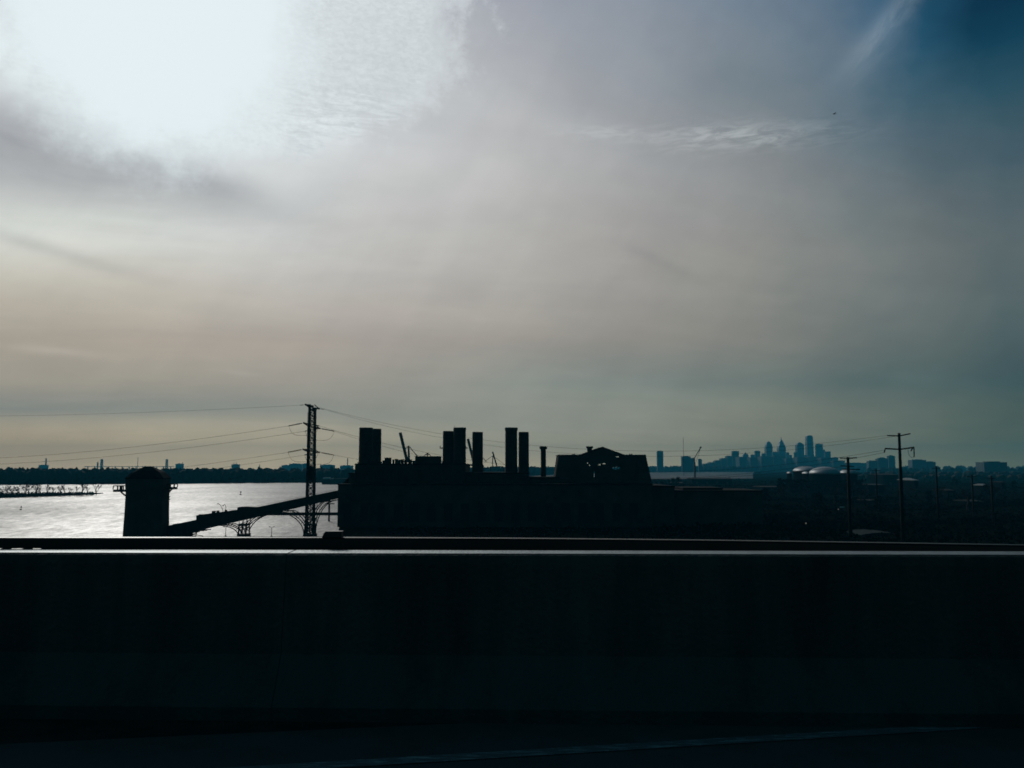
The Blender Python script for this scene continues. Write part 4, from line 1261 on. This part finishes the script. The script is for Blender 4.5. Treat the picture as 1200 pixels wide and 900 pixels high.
far_stack(54, 537.4, 4200, 1.8, 'tall thin smokestack over the far woodland near the left edge')
far_stack(114.6, 541.6, 4300, 1.4, 'stubby mast left of the broad lattice tower on the far shore', lattice=True, name='lattice_mast', cat='mast')
far_stack(119.4, 538.2, 4300, 2.4, 'broad lattice tower at the left end of the distant bridge', lattice=True, name='lattice_tower', cat='tower')
far_stack(161.5, 536.4, 4300, .7, 'needle thin mast behind the coal tower roof', name='radio_mast', cat='mast')
far_stack(195.6, 538.4, 4300, 2.4, 'broad lattice tower right of the coal tower roof', lattice=True, name='lattice_tower', cat='tower')
far_stack(304.4, 544.8, 3800, 1.0, 'very short stack above the woodland between coal tower and pylon')
far_stack(407.4, 537.2, 3800, 1.3, 'thin smokestack just left of the leftmost chimney')
far_stack(801.2, 513.0, 2600, .45, 'very faint needle mast above the dark low block by the crane', name='radio_mast', cat='mast')
Yb = 7900
r = thing('distant_bridge', (P(150, 546, Yb).x, Yb, 3), 'thin faint bridge deck on the horizon left of the coal tower', 'bridge')
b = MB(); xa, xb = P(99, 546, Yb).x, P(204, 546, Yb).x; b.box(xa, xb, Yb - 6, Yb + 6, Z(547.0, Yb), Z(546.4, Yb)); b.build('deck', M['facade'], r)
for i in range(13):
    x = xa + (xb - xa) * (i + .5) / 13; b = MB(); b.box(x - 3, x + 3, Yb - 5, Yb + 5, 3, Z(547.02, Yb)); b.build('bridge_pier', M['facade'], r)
fb = [(45.5, 53, 545.0, 4200, 'low works building left of the tall thin smokestack'), (205.8, 212.6, 543.6, 4300, 'low pale plant building right of the second lattice tower'),
      (271.4, 278.8, 544.2, 4000, 'small block with two antennas above the mid woodland'), (338.8, 352.4, 543.4, 3800, 'long flat building left of the pylon on the far shore'),
      (330, 338.4, 545.3, 3800, 'lower annex left of the long flat far building'), (354.6, 361.5, 543.2, 3800, 'square block directly left of the pylon'),
      (375.2, 391, 544.8, 3700, 'long block right of the pylon above the woodland'), (398.5, 412.6, 545.6, 3700, 'low block left of the power station roofs')]
for a, c, yt, Y, lab in fb:
    Y *= 1.8
    rr = tower('works_building', a, c, yt, Y, lab, 'building', 'facade', depth=60, group='works on the far shore')
    if 'antennas' in lab:
        for f_ in (.35, .75):
            x = P(a + (c - a) * f_, 540, Y).x; b = MB(); b.tube([(x, Y + 5, Z(yt, Y)), (x, Y + 5, Z(541.6, Y))], 1.6, 5); b.build('antenna', M['steel'], rr)
    if 'second lattice' in lab:
        x = P(214, 540, Y).x; b = MB(); b.tube([(x, Y + 5, 3), (x, Y + 5, Z(541.8, Y))], [4, 2.6], 6); b.build('flue', M['steel'], rr)

# wharf with piles at the far water's edge
g0, g1 = G(290, 566.3), G(362, 566.6)
Yw = 1660
r = thing('piled_wharf', (P(330, 566, Yw).x, Yw, 0), 'low wharf on evenly spaced piles under the far woodland', 'wharf')
b = MB(); b.box(P(288, 565, Yw).x, P(376, 565, Yw).x, Yw, Yw + 10, Z(563.9, Yw), Z(563.0, Yw)); b.build('deck', M['wood'], r)
for px in (297, 303, 308.5, 314, 319.5, 329, 338.5, 345, 352.5, 358, 372):
    x = P(px, 565, Yw).x; b = MB(); b.box(x - .9, x + .9, Yw, Yw + 4, -1, Z(563.9, Yw)); b.build('pile', M['wood'], r)
Yw2 = 1500
r = thing('moored_barge', (P(390, 566, Yw2).x, Yw2, 0), 'dark barge with pale deckhouse moored left of the power station', 'barge')
xa, xb = P(376, 566, Yw2).x, P(414, 566, Yw2).x
b = MB(); b.prism([(xa + 2, -.5), (xb, -.5), (xb, Z(560.6, Yw2)), (xa, Z(561.6, Yw2))], Yw2, Yw2 + 14); b.build('hull', M['steel'], r)
b = MB(); b.box(P(378, 560, Yw2).x, P(386, 560, Yw2).x, Yw2 + 3, Yw2 + 9, Z(561.4, Yw2), Z(559.6, Yw2)); b.build('deckhouse', M['white'], r)
b = MB(); b.box(P(388, 560, Yw2).x, P(390, 560, Yw2).x, Yw2 + 3, Yw2 + 9, Z(561.3, Yw2), Z(560.2, Yw2)); b.build('hatch', M['white'], r)

# buoys
for i, (px, py, s) in enumerate(((24.4, 597.4, 1.0), (281.8, 579.8, 1.0))):
    g = G(px, py)
    r = thing('river_buoy', g, ('dark can buoy floating left on the bright river below the spit', 'small dark buoy floating between coal tower and pylon')[i], 'buoy', 'navigation buoys')
    k = g.y / F
    b = MB(); b.lathe(g, [(.3 * k, -.4), (1.25 * k, -.2 * k), (1.25 * k, .75 * k), (.5 * k, 1.0 * k)], 12); b.build('float', M['buoy'], r)
    b = MB(); b.tube([g + Vector((0, 0, .9 * k)), g + Vector((.25 * k, 0, 2.6 * k))], .22 * k, 6); b.build('mast', M['buoy'], r)
    b = MB(); b.lathe(g + Vector((.3 * k, 0, 0)), [(.3 * k, 2.4 * k), (.85 * k, 2.6 * k), (.85 * k, 3.6 * k), (.2 * k, 4.1 * k)], 10); b.build('topmark', M['buoy'], r)

# ------------------------------------------------------------------ the dark plain on the right
def shed(px0, px1, y_eave, y_ridge, Y, depth, label, roof='shed_roof', n=None, wall='shed', cat='warehouse', name='warehouse', door=True):
    x0, x1 = P(px0, 560, Y + depth * .8).x, P(px1, 560, Y).x; x0 = min(x0, x1 - 4); ze, zr_ = Z(y_eave, Y), Z(y_ridge, Y + depth / 2)
    zr_ = max(zr_, ze + .6)
    r = thing(name, ((x0 + x1) / 2, Y + depth / 2, 3), label, cat, 'sheds on the dark plain')
    b = MB(); b.box(x0, x1, Y, Y + depth, 3, ze); w = b.build('wall', M[wall], r)
    b = MB()
    prof = [(Y - .6, ze + .004), (Y - .6, ze + .3), (Y + depth / 2, zr_), (Y + depth + .6, ze + .3), (Y + depth + .6, ze + .004)]
    b.hexa([(x0 - .5, y, z) for y, z in prof], [(x1 + .5, y, z) for y, z in prof]); b.build('roof', M[roof], r)
    if door and ze > 5.5:
        k = int(max(1, (x1 - x0) / 14))
        for i in range(min(k, 4)):
            xc_ = x0 + (x1 - x0) * (i + .5) / min(k, 4); b = MB(); b.box(xc_ - 1.8, xc_ + 1.8, Y - .12, Y - .003, 3.05, min(6.8, ze - .6)); b.build('door', M['steel'], w)
    return r


def dome(px0, px1, y_base, y_top, Y, label, depth=30):
    x0, x1 = P(px0, 556, Y + depth * .5).x, P(px1, 556, Y + depth * .3).x; zb, zt_ = Z(y_base, Y), Z(y_top, Y); cx_, hw_ = (x0 + x1) / 2, (x1 - x0) / 2
    r = thing('domed_shed', (cx_, Y + depth / 2, 3), label, 'storage shed', 'white domed sheds')
    b = MB(); b.rings([[(cx_ + (hw_ - .5) * math.cos(2 * math.pi * k / 28), Y + depth / 2 + (depth / 2 - .5) * math.sin(2 * math.pi * k / 28), z) for k in range(28)] for z in (3, zb)]); b.build('wall', M['shed'], r)
    b = MB(); rings = []
    for i in range(9):
        t = math.pi / 2 * i / 8; s = math.cos(t) * .999 + .001; z = zb + .01 + (zt_ - zb) * math.sin(t)
        rings.append([(cx_ + hw_ * s * math.cos(2 * math.pi * k / 28), Y + depth / 2 + depth / 2 * s * math.sin(2 * math.pi * k / 28), z) for k in range(28)])
    b.rings(rings); b.build('roof', M['fabric_roof'], r, smooth=True)
    return r


dome(931, 959, 552.6, 546.2, 980, 'white domed roof partly hidden by the larger one on its right', 46)
dome(949.5, 987, 555.6, 546.8, 900, 'largest white domed roof below the skyline', 44)
dome(941, 948.5, 555.2, 552.6, 880, 'small bright domed roof in front of the left white dome', 18)
dome(985, 1006, 555.0, 549.6, 960, 'low pale domed roof behind the shorter power pole', 30)
dome(922.5, 928.5, 554.8, 552.6, 980, 'tiny pale domed roof at the left end of the white domes', 14)
sheds = [(894, 910, 597.2, 595.0, 600, 18, 'small shed with pale roof edge in the middle of the dark plain', 'metal_roof'),
         (928, 970, 592, 590.6, 640, 26, 'long low shed below the white domed roofs', 'shed_roof'),
         (1003, 1036, 568.6, 566.8, 900, 40, 'pale roofed long shed between the two big power poles', 'shed_roof'),
         (1006, 1030, 587, 585.6, 640, 24, 'lower shed right of the shorter power pole', 'shed_roof'),
         (1061, 1076, 563.0, 560.0, 900, 40, 'tall shed directly right of the tallest power pole', 'metal_roof'),
         (1146, 1158.5, 569, 566.8, 800, 20, 'flat shed with pale roof near the right edge', 'metal_roof'),
         (1164, 1178, 565.4, 563.8, 900, 24, 'distant pale roof right of the flat shed', 'shed_roof'),
         (1064, 1082, 618.6, 616, 430, 14, 'low shed to the right of the tallest pole foot', 'shed_roof'),
         (1120, 1150, 588, 585.4, 620, 26, 'wide dark shed below the pale roofed flat shed', 'shed_roof'),
         (1022, 1052, 556.6, 555.0, 1300, 50, 'wide distant shed left of the tallest power pole', 'shed_roof'),
         (884, 916, 571, 569.4, 1000, 40, 'dim wide shed left of the white domed roofs', 'shed_roof'),
         (786, 800, 566.2, 564.6, 1300, 30, 'dark shed near the river right of the gabled hall', 'shed_roof'),
         (806, 858, 561.4, 559.8, 1350, 40, 'long dark wharf shed along the distant water strip', 'shed_roof'),
         (1096, 1118, 575, 573, 760, 26, 'shed between the two faint poles on the right', 'shed_roof'),
         (870, 892, 611, 608.6, 470, 18, 'dark low shed right of the power station end', 'shed_roof')]
for a, c, ye, yr, Y, d, lab, rf_ in sheds:
    shed(a, c, ye, yr, Y, d, lab, rf_)
# arched pale roof right behind the bridge rail
Ya = 330
x0, x1 = P(1008, 636, Ya).x, P(1061, 636, Ya).x
r = thing('arched_shed', ((x0 + x1) / 2, Ya, 3), 'pale arched roof rising just above the bridge rail at right', 'shed')
zb, zt_ = 3.2, Z(629.2, Ya)
b = MB(); pts = [(x0 + (x1 - x0) * i / 16, zb + (max(zt_, zb + 1) - zb) * math.sin(math.pi * i / 16) ** .8) for i in range(17)]
b.prism(pts, Ya, Ya + 18); b.build('roof', M['arch_roof'], r)
b = MB(); b.box(x0 + .3, x1 - .3, Ya + .3, Ya + 17.7, 3.0, 3.2); b.build('plinth', M['concrete_old'], r)
# white panel sign, lit lamps
Ysn = 560
a, c = P(984.6, 593.6, Ysn), P(990.0, 597.6, Ysn)
r = thing('panel_sign', ((a.x + c.x) / 2, Ysn, 3), 'small square pale panel on posts left of the shorter power pole', 'sign')
b = MB(); b.box(a.x, c.x, Ysn, Ysn + .2, c.z, a.z); b.build('panel', M['white'], r)
b = MB()
for x in (a.x + .4, c.x - .4): b.box(x - .1, x + .1, Ysn + .22, Ysn + .4, 3, a.z)
b.build('post', M['steel'], r)
for i, (px, py, Y) in enumerate(((982.6, 601.8, 520), (944.8, 624.8, 390), (923, 598.8, 560))):
    p = P(px, py, Y)
    r = thing('yard_lamp', (p.x, Y, 3), ('lit yard lamp glowing below the pale panel sign', 'lit yard lamp low on the plain nearest the rail', 'dim lit yard lamp left of the others')[i], 'lamp', 'lit yard lamps')
    b = MB(); b.tube([(p.x, Y, 3), (p.x, Y, max(p.z, 3.6))], .1, 6); b.build('pole', M['galv'], r)
    b = MB(); b.lathe((p.x, Y, max(p.z, 3.6)), [(.1, 0), (.28, .15), (.28, .4), (.1, .55)], 8); b.build('lamp_head', M['lamp'], r)

# trees of the plain and of the near bank
bank = [(788.5, 1150, 12.5, 'narrow dark tree in front of the left end of the far water strip'), (795, 1150, 14.5, 'bushier dark tree beside the narrow one before the far water strip'),
        (768, 1100, 8.5, 'low dark tree at the right foot of the gabled hall'), (776, 1120, 9, 'small round tree right of the gabled hall'), (783, 1180, 9.5, 'small tree left of the narrow dark one'),
        (826, 1400, 9.0, 'spreading bare tree before the middle of the far water strip'), (833, 1400, 9.5, 'taller bare tree before the middle of the far water strip'),
        (841, 1420, 8.5, 'bare tree right of the taller one at the far water strip'), (855, 1450, 10.5, 'lone upright tree near the right end of the far water strip'),
        (866, 1480, 8, 'low tree at the right end of the far water strip')]
for i, (px, Y, h, lab) in enumerate(bank):
    x = P(px, 560, Y).x
    me = BARE_THICK[i % 4] if 'bare' in lab else GREEN[i % 3]
    plant_tree('bare_tree' if 'bare' in lab else 'leafy_tree', (x, Y, 3), h, me, lab, 'trees along the near bank', wide=1.0 if 'bare' in lab else 1.1)
rnd = random.Random(31)
spots = []
for i in range(20):
    px = 876 + 320 * (i + rnd.random() * .5) / 20; Y = rnd.choice((520, 640, 760, 980, 1200))
    spots.append((px, Y))
for i, (px, Y) in enumerate(sorted(spots)):
    plant_tree('plain_tree', (P(px, 560, Y).x, Y, 3), rnd.uniform(8, 13), GREEN[i % 3] if i % 2 else BARE_THICK[i % 4], 'dark tree on the plain below the skyline, %s from the left' % ORD[i], 'trees scattered over the dark plain', wide=1.05)

b = MB(); rnd = random.Random(77)
def tuft(p, sz, n=6):
    for _ in range(n):
        q = p + Vector((rnd.gauss(0, .5), rnd.gauss(0, .5), abs(rnd.gauss(0, .3)) + .05)) * sz
        u = Vector((rnd.gauss(0, 1), rnd.gauss(0, 1), rnd.gauss(0, 1))).normalized() * sz * .4
        w = u.cross(Vector((rnd.gauss(0, 1), rnd.gauss(0, 1), rnd.gauss(0, 1)))).normalized() * sz * .35
        b.poly([q - u, q + w, q + u, q - w])
for k in range(5200):
    px = rnd.uniform(764, 1215); py = 562 + 74 * rnd.random() ** 1.3
    g = G(px, py, 3.0)
    if g.y > 1750: continue
    tuft(g, rnd.uniform(0.5, 1.25) * (1 + g.y / 1100), 5)
for k in range(420):                      # thicket in front of the domed sheds
    Y = rnd.uniform(840, 868); tuft(Vector((P(rnd.uniform(912, 1012), 560, Y).x, Y, 3 + rnd.uniform(0, 12.5))), rnd.uniform(2.0, 3.4), 5)
for k in range(46):                       # hedgerows and thickets
    px = rnd.uniform(770, 1200); py = 563 + 60 * rnd.random(); g = G(px, py, 3.0)
    if g.y > 1750: continue
    ln = rnd.uniform(20, 70); a = rnd.uniform(-.4, .4)
    for i in range(int(ln / 1.6)):
        q = g + Vector((math.cos(a) * i * 1.6, math.sin(a) * i * 1.6, 0)); tuft(q, rnd.uniform(1.4, 3.2), 7)
for k in range(3200):                     # nearer waste ground
    Y = rnd.uniform(110, 372); tuft(Vector((rnd.uniform(-30 - Y * .05, Y * .62), Y, 3.0)), rnd.uniform(0.6, 1.5), 4)
tag(b.build('undergrowth', M['foliage'], fix=False), 'dark scrub and thickets covering the plain right of the power station', 'undergrowth', kind='stuff')

# ------------------------------------------------------------------ bird
p = P(977.8, 133.4, 165)
r = thing('bird', p, 'tiny dark bird gliding high in the sky left of the contrail', 'bird')
b = MB(); b.rings([[p + Vector((dx, s * math.cos(a) * .5, s * math.sin(a))) for a in [2 * math.pi * k / 8 for k in range(8)]] for dx, s in ((-.34, .01), (-.27, .05), (-.18, .055), (-.05, .085), (.1, .07), (.25, .03), (.36, .012))])
b.hexa([p + Vector(q) for q in ((-.10, 0, .03), (.08, 0, .03), (.16, .55, .10), (.05, .58, .10))], [p + Vector(q) for q in ((-.10, 0, .05), (.08, 0, .05), (.16, .55, .115), (.05, .58, .115))])
b.hexa([p + Vector(q) for q in ((-.10, 0, .03), (.08, 0, .03), (.16, -.55, .10), (.05, -.58, .10))], [p + Vector(q) for q in ((-.10, 0, .05), (.08, 0, .05), (.16, -.55, .115), (.05, -.58, .115))])
b.hexa([p + Vector(q) for q in ((.3, -.03, -.008), (.5, -.09, 0), (.5, .09, 0), (.3, .03, -.008))], [p + Vector(q) for q in ((.3, -.03, .008), (.5, -.09, .012), (.5, .09, .012), (.3, .03, .008))])
b.build('body', M['bird'], r)

# ------------------------------------------------------------------ haze over the whole place
hz_m = bpy.data.materials.new('haze_air'); hz_m.use_nodes = True
nt = hz_m.node_tree
for n in list(nt.nodes): nt.nodes.remove(n)
o_ = nt.nodes.new('ShaderNodeOutputMaterial'); v = nt.nodes.new('ShaderNodeVolumePrincipled')
v.inputs['Color'].default_value = (0.055, 0.56, 0.84, 1); v.inputs['Density'].default_value = HAZE; v.inputs['Anisotropy'].default_value = 0.0
nt.links.new(v.outputs[0], o_.inputs['Volume'])
b = MB(); b.box(-9050, 9050, -420, 12250, -3.0, HAZE_TOP)
h = b.build('haze', hz_m)
tag(h, 'thin blue haze over river and city', 'haze', kind='stuff')

# ------------------------------------------------------------------ camera and render settings
cam = bpy.data.cameras.new('camera'); cam.lens = 36.0 * F / 1200.0; cam.sensor_width = 36.0; cam.clip_start = 0.05; cam.clip_end = 40000
co = bpy.data.objects.new('camera', cam); col.objects.link(co)
co.location = CAM; co.rotation_euler = (math.pi / 2 + PITCH, 0, 0)
sc.camera = co
sc.render.engine = 'CYCLES'
sc.view_settings.view_transform = 'Standard'; sc.view_settings.look = 'None'
sc.view_settings.exposure = 0.0; sc.view_settings.gamma = 1.0; sc.view_settings.use_curve_mapping = False
cy = sc.cycles
cy.use_denoising = True; cy.filter_width = 1.7
cy.max_bounces = 6; cy.diffuse_bounces = 2; cy.glossy_bounces = 3; cy.volume_bounces = 0; cy.transparent_max_bounces = 4
cy.sample_clamp_indirect = 4.0; cy.use_adaptive_sampling = False
cy.caustics_reflective = False; cy.caustics_refractive = False
